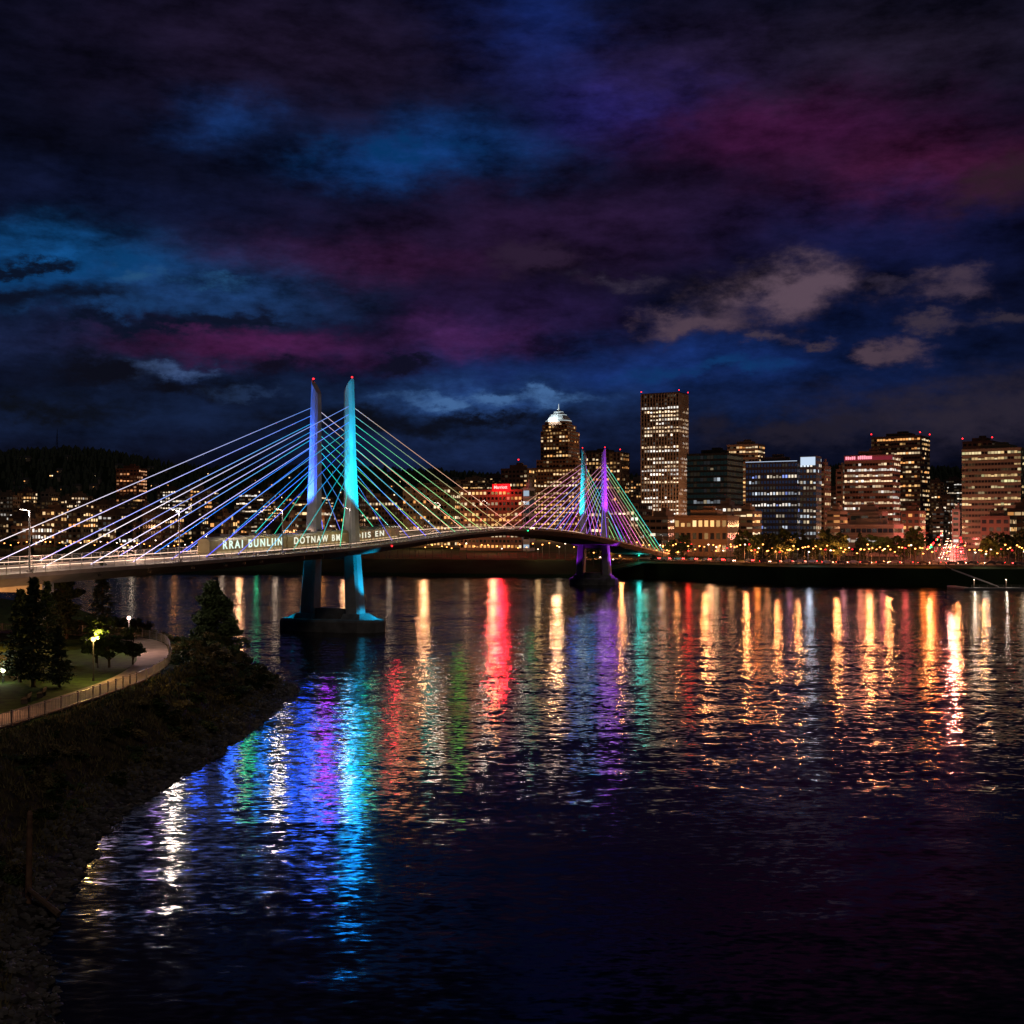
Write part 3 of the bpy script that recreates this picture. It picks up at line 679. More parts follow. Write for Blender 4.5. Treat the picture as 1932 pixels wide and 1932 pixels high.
obj('lattice', mb.mesh('lattice', [M['darksteel']]), r)

# ------------------------------------------------------------------ trees
def leaves(mb, c, rx, rz, n, size, rnd):
    for _ in range(n):
        while True:
            p = Vector((rnd.uniform(-1, 1), rnd.uniform(-1, 1), rnd.uniform(-1, 1)))
            if .25 < p.length < 1: break
        p = Vector((p.x*rx, p.y*rx, p.z*rz))+Vector(c)
        a = Vector((rnd.gauss(0, 1), rnd.gauss(0, 1), rnd.gauss(0, .6))).normalized(); b2 = a.orthogonal().normalized()
        s = size*rnd.uniform(.5, 1.3); a *= s; b2 *= s*.7
        mb.quad([p-a, p-b2, p+a, p+b2], 0)
def broadleaf(h, w, seed, nl=2600, size=.28, pyr=False):
    rd = random.Random(seed); tr = MB(); cr = MB()
    tr.cyl((0, 0, -.3), (.1, .05, h*.45), .035*h*.8, .02*h*.8, n=8); tr.cyl((.1, .05, h*.45), (0, .2, h*.85), .02*h*.8, .008*h, n=6)
    cl = 60 if pyr else 22
    for i in range(cl):
        if pyr:
            t = (i+.5)/cl; t = t**1.05; z = h*(.1+.86*t); k = (1-t)**.55
        else:
            z = h*rd.uniform(.25, .95); k = math.sin(math.pi*min(1, max(0, (z/h-.1)/.95)))**.7
        an = rd.uniform(0, 6.28); q = w/2*k*rd.uniform(.3, .95); c = (math.cos(an)*q, math.sin(an)*q, z)
        tr.cyl((.05, .05, max(h*.1, z-h*.18)), c, .012*h, .004*h, n=5)
        leaves(cr, c, w*rd.uniform(.12, .2)*(.5+.6*k), h*rd.uniform(.05, .1), nl//cl, size, rd)
    return tr.mesh('trunk', [M['bark']]), cr.mesh('crown', [M['leaf']])
def conifer(h, w, seed, nl=2400, size=.26, m_='leafdark'):
    rd = random.Random(seed); tr = MB(); cr = MB()
    tr.cyl((0, 0, -.3), (0, 0, h*.97), .022*h, .004*h, n=7); lay = 26
    for i in range(lay):
        t = i/lay; z = h*(.1+.88*t); q = w/2*(1-t)**.75*rd.uniform(.8, 1.15)+.15
        for k in range(5):
            an = rd.uniform(0, 6.28); ln = q*rd.uniform(.6, 1.1); e_ = (math.cos(an)*ln, math.sin(an)*ln, z-.15*ln)
            tr.cyl((0, 0, z), e_, .02, .008, n=4, cap=False)
            for _ in range(nl//(lay*5)):
                u = rd.uniform(.2, 1)**.7; p = Vector((e_[0]*u, e_[1]*u, z-.15*ln*u))+Vector((rd.gauss(0, .12*q+.05), rd.gauss(0, .12*q+.05), rd.gauss(-.05, .12)))
                a = Vector((rd.gauss(0, 1), rd.gauss(0, 1), rd.gauss(0, .4))).normalized()*size*rd.uniform(.5, 1.2); b2 = a.orthogonal().normalized()*size*.45
                cr.quad([p-a, p-b2, p+a, p+b2], 0)
    return tr.mesh('trunk', [M['bark']]), cr.mesh('crown', [M[m_]])
TT = {'b1': broadleaf(12, 9, 1, 11000, .28, True), 'b2': broadleaf(8, 6.5, 2, 2600, .26), 'b3': broadleaf(5.5, 5, 3, 2400, .22), 'c1': conifer(11, 4.4, 4, 4200), 'c2': conifer(14, 5.5, 5, 4200), 'far': broadleaf(12, 10, 6, 900, .8), 'far2': broadleaf(15, 9, 8, 900, .8), 'farc': conifer(14, 6, 9, 900, .7)}
def tree(kind, x, y, z, s=1., label='', group=None, name='tree'):
    r_ = obj(name, None, loc=(x, y, z), label=label, cat='tree', group=group); r_.rotation_euler = (0, 0, R.uniform(0, 6)); r_.scale = (s, s, s*R.uniform(.95, 1.08))
    obj('trunk', TT[kind][0], r_); obj('crown', TT[kind][1], r_)
def tn(kind, x, y, s, lab, name='tree'): tree(kind, x, y, near_h(x, y), s, lab, None, name)
tn('b1', -46.2, 189, 1.04, 'dark leafy pyramidal tree growing at the water edge')
tn('c1', -49.5, 126, 1.0, 'dark pointed conifer beside the park path', 'conifer_tree')
tn('c1', -52.5, 130, .95, 'narrow dark conifer on park lawn', 'conifer_tree')
tn('c1', -46.8, 126, .62, 'small dark conifer near the path edge', 'conifer_tree')
tn('b3', -47.6, 144, 1.05, 'small tree glowing yellow-green under park lamp')
tn('b3', -50.8, 149, 1.0, 'low spreading tree lit by park lamp')
tn('b3', -45.9, 147.5, .8, 'little leafy tree beside park lamp')
tn('c1', -58, 152, .95, 'dark upright park conifer', 'conifer_tree')
tn('c2', -62.5, 186, .82, 'tall dark conifer before the bridge deck', 'conifer_tree')
tn('c1', -66.5, 182, .95, 'dark conifer behind the curved path', 'conifer_tree')
tn('b2', -72, 196, 1., 'dark park tree below the bridge deck')
tn('c1', -55.6, 140, .8, 'dark conifer standing on the lawn', 'conifer_tree')
for i in range(70):
    px = R.choice((R.uniform(1385, 1590), R.uniform(1600, 1730), R.uniform(1860, 1960), R.uniform(0, 700), R.uniform(1100, 1400), R.uniform(1430, 1590)))
    D = R.uniform(545, 625)
    if px < 700: D = R.uniform(650, 720)
    x = X_at(px, D); D = max(D, interp(YF, x)+32)
    tree(R.choice(('far', 'far2', 'farc')), x, D, far_h(x, D), R.uniform(.6, 1.05), 'dark waterfront tree on the far embankment', 'trees along the far waterfront')
PC = [(60, -49), (85, -46), (100, -43.8), (108, -42.8), (118, -42), (130, -41.6), (140, -42.4), (150, -44.2), (158, -46.6), (166, -49), (174, -52), (181, -56.5), (186, -62), (190, -70), (193, -82), (195, -100)]
shr = []
for k in range(4):
    rd = random.Random(40+k); cr = MB(); st_ = MB()
    for j in range(9):
        c = (rd.uniform(-.9, .9), rd.uniform(-.9, .9), rd.uniform(.2, .9)); st_.cyl((0, 0, -.3), c, .04, .015, n=4); leaves(cr, c, rd.uniform(.3, .55), rd.uniform(.2, .4), 80, .11, rd)
    shr.append((st_.mesh('stem', [M['bark']]), cr.mesh('foliage', [M['leafdry'] if k % 2 else M['leaf']])))
cnt = 0
while cnt < 298:
    big = cnt > 190
    if big:
        y = R.uniform(148, 212); lo = smooth(PC, min(y, 186))+3.6 if y < 188 else -75; hi_ = smooth(SHORE, y)-4
        if lo >= hi_: continue
        x = R.uniform(lo, hi_)
    else:
        y = 52+140*R.random()**1.1; d = R.uniform(2.6, 8.8)/(0.62 if y > 178 else 1); x = smooth(SHORE, y)-d
        if near_h(x, y) < .9 or nz(x, y, .13, 5) < -.2: continue
    a, b2 = R.choice(shr); r_ = obj('shrub', None, loc=(x, y, near_h(x, y)-.1), label='low brushy shrub on the riverbank slope', cat='shrub', group='shrubs on the riverbank'); s = R.uniform(.8, 1.5) if big else R.uniform(.45, 1.1); r_.scale = (s, s, s*R.uniform(.7, 1.0)); r_.rotation_euler = (0, 0, R.uniform(0, 6))
    obj('stem', a, r_); obj('foliage', b2, r_); cnt += 1
mb = MB()
for i in range(5200):
    y = R.uniform(45, 215); x = smooth(SHORE, y)-R.uniform(-.6, 4.0); z = near_h(x, y)
    s = R.uniform(.08, .38); mb.ball((x, y, z), s, n=5, rings=3, sq=(1, R.uniform(.7, 1.2), .7), jit=.3)
obj('riprap_rocks', mb.mesh('riprap', [M['rock']]), kind='stuff', label='rough grey riprap stones along waterline')
mb = MB()
for i in range(20000):
    y = R.uniform(50, 205); x = smooth(SHORE, y)-R.uniform(2, 10.5)/(0.62 if y > 178 else 1); z = near_h(x, y); h = R.uniform(.15, .55); a = R.uniform(0, 6.28); w = .08
    lx, ly = R.uniform(-.25, .25), R.uniform(-.25, .25)
    mb.quad([(x-w*math.cos(a), y-w*math.sin(a), z-.05), (x+w*math.cos(a), y+w*math.sin(a), z-.05), (x+lx, y+ly, z+h)])
obj('bank_grass', mb.mesh('bank_grass', [M['leafdry']]), kind='stuff', label='tall dry grass and weeds on bank')

# ------------------------------------------------------------------ path, fence, park furniture
pts = []
for i in range(len(PC)-1):
    for k in range(6):
        y = PC[i][0]+(PC[i+1][0]-PC[i][0])*k/6; pts.append(Vector((smooth(PC, y), y)))
def offs(pts, o):
    out = []
    for i, p in enumerate(pts):
        t = (pts[min(i+1, len(pts)-1)]-pts[max(i-1, 0)]).normalized(); out.append(p+Vector((t.y, -t.x))*o)
    return out
a_, b_ = offs(pts, -2.0), offs(pts, 2.0); mb = MB()
for i in range(len(pts)-1):
    zt = 6.07
    mb.quad([(*a_[i], zt), (*b_[i], zt), (*b_[i+1], zt), (*a_[i+1], zt)])
    mb.quad([(*b_[i], zt), (*b_[i], 5.2), (*b_[i+1], 5.2), (*b_[i+1], zt)])
obj('footpath', mb.mesh('footpath', [M['path']]), kind='structure', label='curving pale concrete riverside footpath')
fr_ = offs(pts, 2.15)
fence = obj('fence', None, loc=(fr_[30].x, fr_[30].y, 6.07), label='metal picket railing along curved riverside path', cat='fence')
o3 = Vector((fr_[30].x, fr_[30].y, 6.07)); mb = MB(); acc = 0; posts = []
mb2 = MB()
for i in range(6, len(fr_)-1):
    p, q = fr_[i], fr_[i+1]; Ls = (q-p).length
    for h in (.12, 1.1): mb.cyl(tuple(p.to_3d()-o3+Vector((0, 0, 6.07+h))), tuple(q.to_3d()-o3+Vector((0, 0, 6.07+h))), .045, n=5)
    k = 0
    while k < Ls:
        c = p+(q-p)*(k/Ls)-o3.to_2d(); mb2.box((c.x, c.y, .6), (.025, .025, .95)); k += .3
    acc += Ls
    if acc > 2: posts.append(p); acc = 0
obj('rail', mb.mesh('rail', [M['steel']]), fence); obj('pickets', mb2.mesh('pickets', [M['steel']]), fence, kind='stuff')
pb = MB(); pb.box((0, 0, .55), (.12, .12, 1.3)); pb.box((0, 0, 1.22), (.16, .16, .05)); pm = pb.mesh('post', [M['steel']])
for p in posts: obj('post', pm, fence, (p.x-o3.x, p.y-o3.y, 0))
def park_lamp(x, y, h, col, pw, lab, es=5):
    r_ = obj('park_lamp', None, loc=(x, y, near_h(x, y)), label=lab, cat='lamp')
    mb = MB(); mb.cyl((0, 0, 0), (0, 0, h-.35), .07, .05, n=8); mb.cyl((0, 0, 0), (0, 0, .4), .14, .09, n=8); obj('pole', mb.mesh('pole', [M['darksteel']]), r_)
    mb = MB(); mb.ball((0, 0, h-.1), .26, n=10, rings=6); obj('globe', mb.mesh('globe', [emi('park_globe', col, es)], True), r_)
    mb = MB(); mb.cyl((0, 0, h+.16), (0, 0, h+.3), .3, .08, n=10); obj('cap', mb.mesh('cap', [M['darksteel']]), r_)
    lamp('POINT', (0.0, -.45, h-.1), col, pw, .25, r_)
park_lamp(-45.0, 131, 4.6, (1, .6, .16), 1300, 'park lamp with yellow globe beside lit tree')
park_lamp(-48.8, 143.5, 3.6, (1, .85, .1), 2600, 'low park lamp glowing yellow inside tree branches')
park_lamp(-50.3, 160, 4.8, (1, .62, .5), 1300, 'park lamp with white globe at path bend')
park_lamp(-54.3, 130, 1.4, (.9, 1, .6), 160, 'short bollard lamp on the lawn')
park_lamp(-66, 150, 4.6, (1, .5, .2), 700, 'park lamp with warm globe between trees')
park_lamp(-47.2, 106, 4.4, (1, .5, .25), 700, 'park lamp lighting the lawn near path')
lamp('POINT', bl(-112, 2, 9), (1, .4, .12), 4000, .4, bridge, 'underpass_light')
def bench(x, y, rot):
    r_ = obj('park_bench', None, loc=(x, y, near_h(x, y)), label='wooden slatted park bench beside the path', cat='bench'); r_.rotation_euler = (0, 0, rot)
    mb = MB()
    for k in range(4): mb.box((0, -.2+k*.13, .46), (1.8, .1, .05))
    obj('seat', mb.mesh('seat', [M['wood']]), r_); mb = MB()
    for k in range(3): mb.box((0, .3+k*.03, .6+k*.14), (1.8, .04, .1))
    obj('backrest', mb.mesh('backrest', [M['wood']]), r_)
    for sx in (-.75, .75):
        mb = MB(); mb.box((sx, 0, .22), (.07, .5, .44)); mb.box((sx, .3, .5), (.06, .06, .9)); mb.box((sx, -.02, .66), (.06, .5, .05)); obj('leg', mb.mesh('leg', [M['darksteel']]), r_)
bench(-45.8, 118.5, -1.4); bench(-45.7, 114.5, -1.4)
x, y = -28.2, 71; r_ = obj('mooring_pole', None, loc=(x, y, near_h(x, y)), label='old weathered wooden pile standing on the bank', cat='pole')
mb = MB(); mb.cyl((0, 0, -1), (.1, 0, 5.1), .2, .15, n=10, seg=4); mb.cyl((.1, 0, 5.1), (.12, 0, 5.3), .17, .1, n=10); obj('shaft', mb.mesh('shaft', [M['rust']]), r_)
x, y = -26.8, 70; r_ = obj('driftwood_log', None, loc=(x, y, near_h(x, y)), label='bleached driftwood trunk lying on the bank', cat='log')
mb = MB(); mb.cyl((-1.2, .5, 1.3), (1, -.6, .15), .12, .2, n=7, seg=3); mb.cyl((0, 0, .7), (.3, .7, 1.3), .07, .03, n=5); obj('trunk', mb.mesh('trunk', [M['wood']]), r_)

# ------------------------------------------------------------------ waterfront: lamps, cars, road
pm = MB(); pm.cyl((0, 0, 0), (0, 0, 6.2), .12, .08, n=6); pm.cyl((0, 0, 6.1), (0, -1.2, 6.5), .07, n=5); lm = pm.mesh('pole', [M['darksteel']])
def headmesh(m_):
    q = MB(); q.ball((0, -1.2, 6.4), .36, n=7, rings=5, sq=(1, 1, .6)); return q.mesh('lamp_head', [m_])
HM = {'o': headmesh(M['warm']), 'w': headmesh(M['white']), 'r': headmesh(M['red']), 'g': headmesh(M['green'])}
HC = {'o': (1, .36, .08), 'w': (1, .74, .52), 'r': (1, .03, .02), 'g': (.05, 1, .4)}
def wlamp(px, e_, k, pw=0, extra=None):
    x = X_at(px, 560)
    for _ in range(6): D = interp(YF, x)+e_; x = X_at(px, D)
    r_ = obj('street_lamp', None, loc=(x, D, far_h(x, D)), label='waterfront street lamp with glowing head', cat='street lamp', group='street lamps along the far waterfront')
    r_.scale = (1, 1, R.uniform(.8, 1.25))
    obj('pole', lm, r_); obj('lamp_head', HM[k], r_)
    if pw: lamp('POINT', (0, -2.0, 6.2), extra or HC[k], pw, 1.0, r_)
px = 10
while px < 1960:
    e_ = R.choice((34, 40, 48, 62)) if px < 1080 else R.choice((8, 16, 30, 45, 60, 80))
    wlamp(px, e_, R.choice('ooooowor') if px > 1200 else R.choice('ooow')); px += R.uniform(3.5, 9.5) if px > 1230 else R.uniform(8, 19)
KP = .095
for (px, k, pw, ex) in ((250, 'w', 3000, None), (330, 'o', 3000, None), (420, 'w', 5000, None), (455, 'o', 3000, None), (485, 'g', 3000, None), (520, 'w', 4500, None), (610, 'o', 3000, None), (735, 'w', 3000, None), (790, 'o', 3000, None), (880, 'w', 3000, (1, .6, .3)), (1015, 'w', 8000, (1, .6, .25)), (1055, 'w', 7000, (1, .65, .35)), (1205, 'g', 12000, (.05, .8, .7)), (1250, 'o', 8000, (1, .45, .18)), (1298, 'r', 14000, (1, .04, .02)), (1350, 'o', 8000, (.9, .5, .25)), (1378, 'o', 5000, (1, .45, .18)), (1428, 'o', 15000, (1, .26, .04)), (1446, 'o', 6000, (1, .35, .12)), (1488, 'o', 3000, (.6, .25, .5)), (1525, 'w', 12000, (.65, .78, 1)), (1590, 'o', 5000, (1, .35, .4)), (1622, 'o', 14000, (1, .26, .15)), (1638, 'o', 22000, (1, .2, .06)), (1664, 'o', 9000, (1, .2, .2)), (1706, 'r', 10000, (1, .12, .1)), (1740, 'o', 16000, (1, .22, .03)), (1757, 'o', 20000, (1, .18, .04)), (1838, 'w', 8000, (1, .8, .5)), (1858, 'w', 7000, (.9, .85, .7)), (1930, 'w', 6000, None)):
    wlamp(px, 9 if px > 1100 else 34, k, pw*KP, ex)
for i in range(14):
    px = 1110+i*58+R.uniform(-15, 15); x = X_at(px, 560)
    for _ in range(5): D = interp(YF, x)+56; x = X_at(px, D)
    lamp('POINT', (x, D, far_h(x, D)+3), (1, .3, .09), 9000, .6, None, 'street_glow')
rd_ = [(X_, interp(YF, X_)+20) for X_ in range(60, 900, 15)]
mb = MB()
for (x0, y0), (x1, y1) in zip(rd_, rd_[1:]):
    mb.quad([(x0, y0, far_h(x0, y0)+.12), (x1, y1, far_h(x1, y1)+.12), (x1, y1+12, far_h(x1, y1+12)+.12), (x0, y0+12, far_h(x0, y0+12)+.12)])
obj('waterfront_road', mb.mesh('road', [M['asphalt']]), kind='structure', label='asphalt road along the far waterfront')
mb = MB(); sp_ = [(202+(D-560)*.365, D) for D in range(530, 1500, 20)]
for (x0, y0), (x1, y1) in zip(sp_, sp_[1:]):
    mb.quad([(x0-8, y0, far_h(x0, y0)+.2), (x0+8, y0, far_h(x0, y0)+.2), (x1+8, y1, far_h(x1, y1)+.2), (x1-8, y1, far_h(x1, y1)+.2)])
obj('main_street', mb.mesh('street', [M['asphalt']]), kind='structure', label='wide city street lit by traffic')
def carmesh(m_):
    mb = MB(); prof = [(-2.2, .35), (2.2, .35), (2.25, .8), (1.3, .95), (.6, 1.45), (-1.2, 1.48), (-1.9, 1.0), (-2.25, .9)]
    nP = len(prof)
    for y in (-.88, .88):
        for (x, z) in prof: mb.v.append((x, y*(.85 if z > 1.2 else 1), z))
    for j in range(nP):
        j2 = (j+1) % nP; mb.f.append((j, j2, nP+j2, nP+j)); mb.m.append(0); mb.c.append(None)
    mb.f.append(tuple(reversed(range(nP)))); mb.m.append(0); mb.c.append(None); mb.f.append(tuple(range(nP, 2*nP))); mb.m.append(0); mb.c.append(None)
    for sx in (-1.4, 1.4):
        for sy in (-.9, .9): mb.cyl((sx, sy-.1, .33), (sx, sy+.1, .33), .33, n=10, mi=1)
    return mb.mesh('body', [m_, M['tyre']])
cm = [carmesh(M['carpaint']), carmesh(M['cardark'])]
M['tail'] = emi('tail_light', (1, .03, .03), 30); M['headl'] = emi('headlight', (1, .5, .3), 30)
q = MB(); q.box((-2.27, -.6, .8), (.1, .5, .25)); tl = q.mesh('tail_light', [M['tail']]); q = MB(); q.box((-2.27, .6, .8), (.1, .5, .25)); tl2 = q.mesh('tail_light', [M['tail']])
q = MB(); q.box((2.24, -.6, .65), (.1, .4, .22)); hl = q.mesh('headlight', [M['headl']]); q = MB(); q.box((2.24, .6, .65), (.1, .4, .22)); hl2 = q.mesh('headlight', [M['headl']])
def car(x, y, z, rot, grp):
    r_ = obj('car', None, loc=(x, y, z), label='car with glowing lights on the city road', cat='car', group=grp); r_.rotation_euler = (0, 0, rot)
    obj('body', R.choice(cm), r_); obj('tail_light', tl, r_); obj('tail_light', tl2, r_); obj('headlight', hl, r_); obj('headlight', hl2, r_)
for i in range(34):
    X_ = 68+i*5.1+R.uniform(-1, 1); ln = R.choice((4, 8)); y = interp(YF, X_)+20+ln; sl = math.atan2(interp(YF, X_+5)-interp(YF, X_), 5)
    car(X_, y, far_h(X_, y)+.12, sl+(0 if ln == 4 else math.pi)+0, 'cars driving along the waterfront road')
for i in range(60):
    D = 555+(i/60)**1.25*620; ln = R.choice((-5.5, -2.2, 2.2, 5.5)); x = 202+(D-560)*.365+ln
    car(x, D, far_h(x, D)+.2, math.atan2(1, .365)+(0 if ln > 0 else math.pi), 'cars driving on the main street')
for i in range(18):
    D = 570+i*32; x = 202+(D-560)*.365+R.choice((-8, 8)); r_ = obj('traffic_light', None, loc=(x, D, far_h(x, D)), label='traffic signal on pole over the street', cat='traffic light', group='traffic signals along the main street')
    mb = MB(); mb.cyl((0, 0, 0), (0, 0, 6), .12, n=6); mb.cyl((0, 0, 5.8), (-3, 0, 6), .08, n=5); mb.box((-3, 0, 5.8), (.5, .4, 1.3)); obj('pole', mb.mesh('pole', [M['darksteel']]), r_)
    k = R.choice(('red', 'red', 'green')); mb = MB(); mb.ball((-3, -.3, 6.1 if k == 'red' else 5.5), .6, n=6, rings=4); obj('signal_lens', mb.mesh('signal_lens', [M[k]]), r_)
for i in range(10):
    D = 575+i*32; x = 202+(D-560)*.365; lamp('POINT', (x, D, far_h(x, D)+5), (1, .16, .12) if i % 3 else (1, .35, .25), 22000, .6, None, 'street_glow')
for px, D, pw in ((1225, 1150, 60000), (1330, 1000, 25000), (1150, 800, 20000), (1050, 1080, 60000), (1340, 610, 5000), (1470, 700, 16000), (1560, 700, 14000), (1640, 610, 5000), (1700, 780, 20000), (1880, 700, 10000), (930, 700, 12000), (800, 760, 16000), (1610, 800, 16000), (650, 800, 12000), (450, 800, 12000), (250, 800, 12000), (60, 800, 12000), (1318, 1240, 150000), (1440, 1080, 30000), (350, 1200, 20000), (150, 1200, 20000)):
    x = X_at(px, D); lamp('POINT', (x, D, far_h(x, D)+14), (1, .45, .2), pw, 1.5, None, 'street_glow')

# dock
r_ = obj('boat_dock', None, loc=(190, 455, 0), label='floating boat dock with white railings and lamps', cat='dock')
mb = MB(); mb.box((15, 0, .4), (70, 3, .6)); mb.box((-20, 8, .4), (3, 18, .6)); obj('pontoon', mb.mesh('pontoon', [M['concrete']]), r_)
mb = MB()
for i in range(24): mb.cyl((-19+i*3, -1.4, .7), (-19+i*3, -1.4, 1.7), .05, n=4)
mb.cyl((-19, -1.4, 1.7), (50, -1.4, 1.7), .06, n=4); mb.cyl((-19, -1.4, 1.2), (50, -1.4, 1.2), .05, n=4)
mb.cyl((-20, 16, 7), (-8, 1, 1), .25, n=5); mb.cyl((-22, 16, 8), (-10, 1, 2), .08, n=5); obj('railing', mb.mesh('railing', [M['railpaint']]), r_)
for i in range(6):
    mb = MB(); x = -17+i*12; mb.cyl((x, 1.2, -2), (x, 1.2, 3.4), .18, n=7); obj('piling', mb.mesh('piling', [M['wood']]), r_)
    mb = MB(); mb.ball((x, 1.2, 3.6), .2, n=6, rings=4); obj('dock_lamp', mb.mesh('dock_lamp', [M['white']]), r_); lamp('POINT', (x, .3, 3.6), (1, .85, .7), 200, .2, r_)

# ------------------------------------------------------------------ world
w = bpy.data.worlds.new('World'); scene.world = w; w.use_nodes = True; nt = w.node_tree; N = nt.nodes; L = nt.links
w.cycles.sampling_method = 'NONE'
bg = N['Background']; tc = N.new('ShaderNodeTexCoord'); sp = N.new('ShaderNodeSeparateXYZ'); L.new(tc.outputs['Generated'], sp.inputs[0])
def m(op, a, b_=None, c=None):
    n = N.new('ShaderNodeMath'); n.operation = op
    for i, v in enumerate((a, b_, c)):
        if v is None: continue
        if hasattr(v, 'links'): L.new(v, n.inputs[i])
        else: n.inputs[i].default_value = v
    return n.outputs[0]
def vm(op, *args):
    n = N.new('ShaderNodeVectorMath'); n.operation = op
    for i, v in enumerate(args):
        if hasattr(v, 'links'): L.new(v, n.inputs[i])
        else: n.inputs[i].default_value = v
    return n.outputs['Value' if op in ('DOT_PRODUCT', 'LENGTH') else 'Vector']
X, Y, Z = sp.outputs
u = m('ARCTAN2', X, Y); hyp = m('SQRT', m('ADD', m('MULTIPLY', X, X), m('MULTIPLY', Y, Y))); v = m('DIVIDE', Z, m('MAXIMUM', hyp, .02))
v = m('MINIMUM', v, 3.0)
cb = N.new('ShaderNodeCombineXYZ'); L.new(u, cb.inputs[0]); L.new(v, cb.inputs[1]); P0 = cb.outputs[0]
def noi(scale, det, stretch, off, rough=.55):
    q = vm('MULTIPLY_ADD', P0, stretch, off); n = N.new('ShaderNodeTexNoise'); n.inputs['Scale'].default_value = scale; n.inputs['Detail'].default_value = det; n.inputs['Roughness'].default_value = rough; L.new(q, n.inputs['Vector']); return n
w1 = noi(5, 2, (1, 1.8, 1), (3, 1, 0)); w2 = noi(18, 7, (1, 1.9, 1), (9, 2, 4), .66)
o1 = vm('MULTIPLY', vm('SUBTRACT', w1.outputs['Color'], (.5, .5, .5)), (.08, .04, 0)); o2 = vm('MULTIPLY', vm('SUBTRACT', w2.outputs['Color'], (.5, .5, .5)), (.11, .055, 0))
P = vm('ADD', vm('ADD', P0, o1), o2)
def wt(px, py, sx, sy):
    u0 = math.atan((px-966)/F); v0 = (1000-py)/F*math.cos(u0); su, sv = sx/F, sy/F
    q = vm('MULTIPLY_ADD', P, (1/su, 1/sv, 0), (-u0/su, -v0/sv, 0)); return m('POWER', .3679, vm('DOT_PRODUCT', q, q))
acc = None
base = N.new('ShaderNodeRGB'); base.outputs[0].default_value = lin((7, 10, 27))+(1,); acc = base.outputs[0]
def S(c, k=1.0): return tuple(x*k for x in lin(c))
blobs = [  # px py sx sy colour
 (1000, 40, 120, 120, (4, 26, 80)), (1150, 190, 120, 60, (22, 22, 84)), (425, 225, 90, 48, (4, 40, 88)), (860, 275, 180, 58, (4, 50, 106)), (690, 320, 110, 34, (4, 46, 98)),
 (560, 90, 420, 150, (24, 12, 28)), (1480, 240, 260, 60, (54, 8, 44)), (1760, 320, 230, 58, (62, 12, 36)), (1250, 120, 200, 80, (26, 14, 44)), (1700, 90, 400, 100, (26, 17, 27)),
 (180, 510, 270, 54, (6, 54, 100)), (420, 570, 200, 38, (24, 50, 92)), (90, 480, 150, 34, (6, 58, 104)), (680, 500, 230, 46, (46, 13, 42)), (480, 660, 220, 28, (62, 14, 52)), (950, 600, 220, 50, (30, 12, 44)), (860, 640, 120, 30, (54, 16, 52)), (1100, 430, 400, 80, (32, 12, 38)),
 (60, 640, 150, 50, (16, 28, 58)), (1300, 700, 280, 44, (6, 28, 72)), (1000, 690, 380, 50, (8, 24, 62)), (1700, 450, 300, 110, (8, 13, 48)), (1500, 640, 400, 70, (4, 16, 50)), (1500, 740, 400, 60, (6, 20, 54)), (250, 380, 400, 60, (6, 12, 36)), (250, 800, 500, 60, (8, 22, 46)), (900, 755, 240, 36, (28, 56, 100)), (900, 830, 260, 60, (12, 26, 56)), (320, 712, 130, 30, (24, 42, 78)), (1150, 800, 500, 40, (8, 18, 40))]
for (px, py, sx, sy, c) in blobs: acc = vm('MULTIPLY_ADD', wt(px, py, sx, sy), S(c), acc)
n3 = noi(13, 9, (1, 2.2, 1), (4, 9, 2), .66); mr = N.new('ShaderNodeMapRange'); L.new(n3.outputs['Fac'], mr.inputs['Value']); mr.inputs['From Min'].default_value = .34; mr.inputs['From Max'].default_value = .68; mr.inputs['To Min'].default_value = .32; mr.inputs['To Max'].default_value = 1.45
sc = N.new('ShaderNodeVectorMath'); sc.operation = 'SCALE'; L.new(acc, sc.inputs[0]); L.new(mr.outputs[0], sc.inputs['Scale']); acc = sc.outputs[0]
n4 = noi(24, 9, (1, 1.6, 1), (1, 3, 7), .64)
def cloud(px, py, sx, sy, c, k=.9, lo=.1, hi=1.1):
    global acc
    q = m('MULTIPLY', m('MULTIPLY_ADD', m('SUBTRACT', n4.outputs['Fac'], .5), k*3.6, 1.0), wt(px, py, sx, sy)); r_ = N.new('ShaderNodeMapRange'); r_.interpolation_type = 'SMOOTHSTEP'; L.new(q, r_.inputs['Value']); r_.inputs['From Min'].default_value = lo; r_.inputs['From Max'].default_value = hi
    mx = N.new('ShaderNodeMix'); mx.data_type = 'RGBA'; L.new(r_.outputs[0], mx.inputs['Factor']); L.new(acc, mx.inputs['A']); mx.inputs['B'].default_value = lin(c)+(1,); acc = mx.outputs['Result']
cloud(1475, 552, 145, 52, (90, 72, 86)); cloud(1290, 614, 110, 28, (78, 62, 76)); cloud(1165, 530, 90, 24, (52, 44, 62)); cloud(1805, 535, 82, 28, (64, 52, 68)); cloud(1740, 662, 62, 22, (74, 59, 72)); cloud(1790, 607, 62, 20, (56, 47, 62)); cloud(1465, 638, 46, 15, (62, 52, 68)); cloud(980, 500, 90, 40, (42, 28, 50)); cloud(1160, 612, 30, 17, (56, 43, 58)); cloud(1560, 645, 40, 10, (56, 47, 62)); cloud(1905, 597, 50, 16, (46, 40, 54)); cloud(1670, 540, 36, 16, (42, 36, 54))
cloud(1830, 780, 260, 62, (40, 35, 49), .6, .1, 1.1); cloud(1480, 820, 200, 28, (31, 28, 42), .6, .1, 1.1); cloud(1880, 340, 110, 60, (44, 28, 38), .6, .1, 1.4)
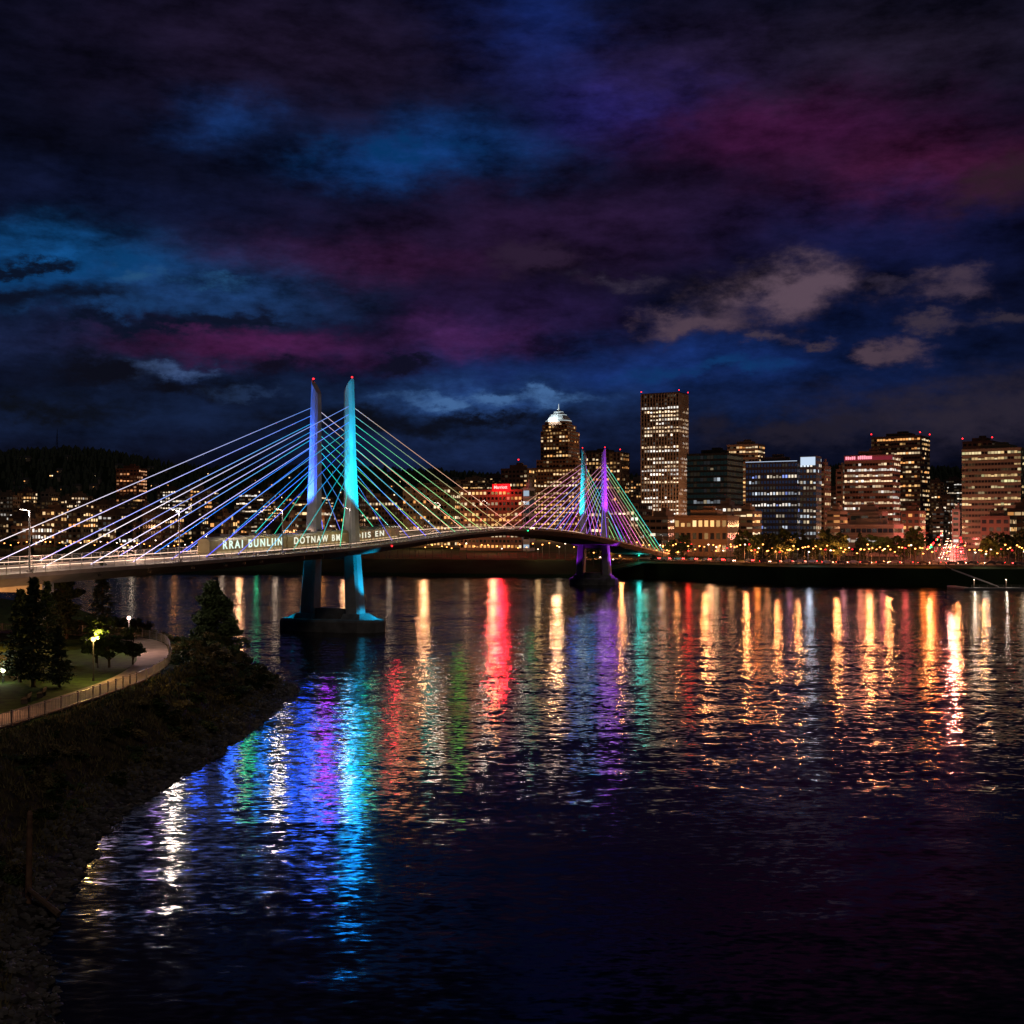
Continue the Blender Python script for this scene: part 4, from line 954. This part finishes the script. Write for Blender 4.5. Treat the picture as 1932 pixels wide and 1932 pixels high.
cloud(320, 708, 75, 18, (70, 94, 140)); cloud(930, 752, 180, 16, (64, 100, 150), 1.3, .12, 1.2); cloud(460, 750, 60, 12, (40, 62, 102)); cloud(1330, 706, 170, 16, (14, 52, 102)); cloud(220, 585, 220, 34, (24, 58, 104), 1.4, .2, 1.5); cloud(150, 505, 200, 30, (8, 58, 106), 1.4, .2, 1.5); cloud(330, 540, 160, 20, (34, 76, 118), 1.5, .4, 1.7); cloud(760, 290, 200, 40, (6, 50, 98), 1.4, .3, 1.6)
cloud(190, 700, 140, 36, (9, 11, 24)); cloud(390, 745, 120, 22, (8, 10, 22)); cloud(520, 700, 55, 20, (14, 11, 28)); cloud(90, 780, 220, 34, (8, 12, 22)); cloud(960, 794, 200, 18, (8, 12, 26)); cloud(90, 560, 150, 20, (9, 16, 34)); cloud(700, 800, 240, 28, (8, 12, 24)); cloud(730, 690, 70, 16, (14, 14, 34)); cloud(420, 610, 120, 16, (12, 18, 38)); cloud(60, 500, 60, 12, (8, 18, 38)); cloud(250, 620, 160, 14, (9, 16, 36))
sky = N.new('ShaderNodeTexSky'); sky.sky_type = 'NISHITA'; sky.sun_disc = False; sky.sun_elevation = math.radians(-4); sky.sun_rotation = math.radians(-40)
sk = vm('MULTIPLY', sky.outputs[0], (.006, .006, .006)); acc = vm('ADD', acc, sk)
L.new(acc, bg.inputs['Color']); bg.inputs['Strength'].default_value = .98
sl = bpy.data.lights.new('dim_fill_sun', 'SUN'); sl.energy = .12; sl.angle = math.radians(10); sl.color = (1, .8, .62); so = bpy.data.objects.new('dim_fill_sun', sl); COL.objects.link(so); so.rotation_euler = (math.radians(50), 0, math.radians(25))  # added dim warm sun as fill over the whole scene

# ------------------------------------------------------------------ camera
cd = bpy.data.cameras.new('camera'); cam = bpy.data.objects.new('camera', cd); COL.objects.link(cam); cam.location = (0, 0, H); cam.rotation_euler = (math.radians(90), 0, 0)
cd.lens = 36*F/1932; cd.sensor_width = 36; cd.shift_y = 34/1932; cd.clip_end = 20000; cd.clip_start = .5
scene.camera = cam
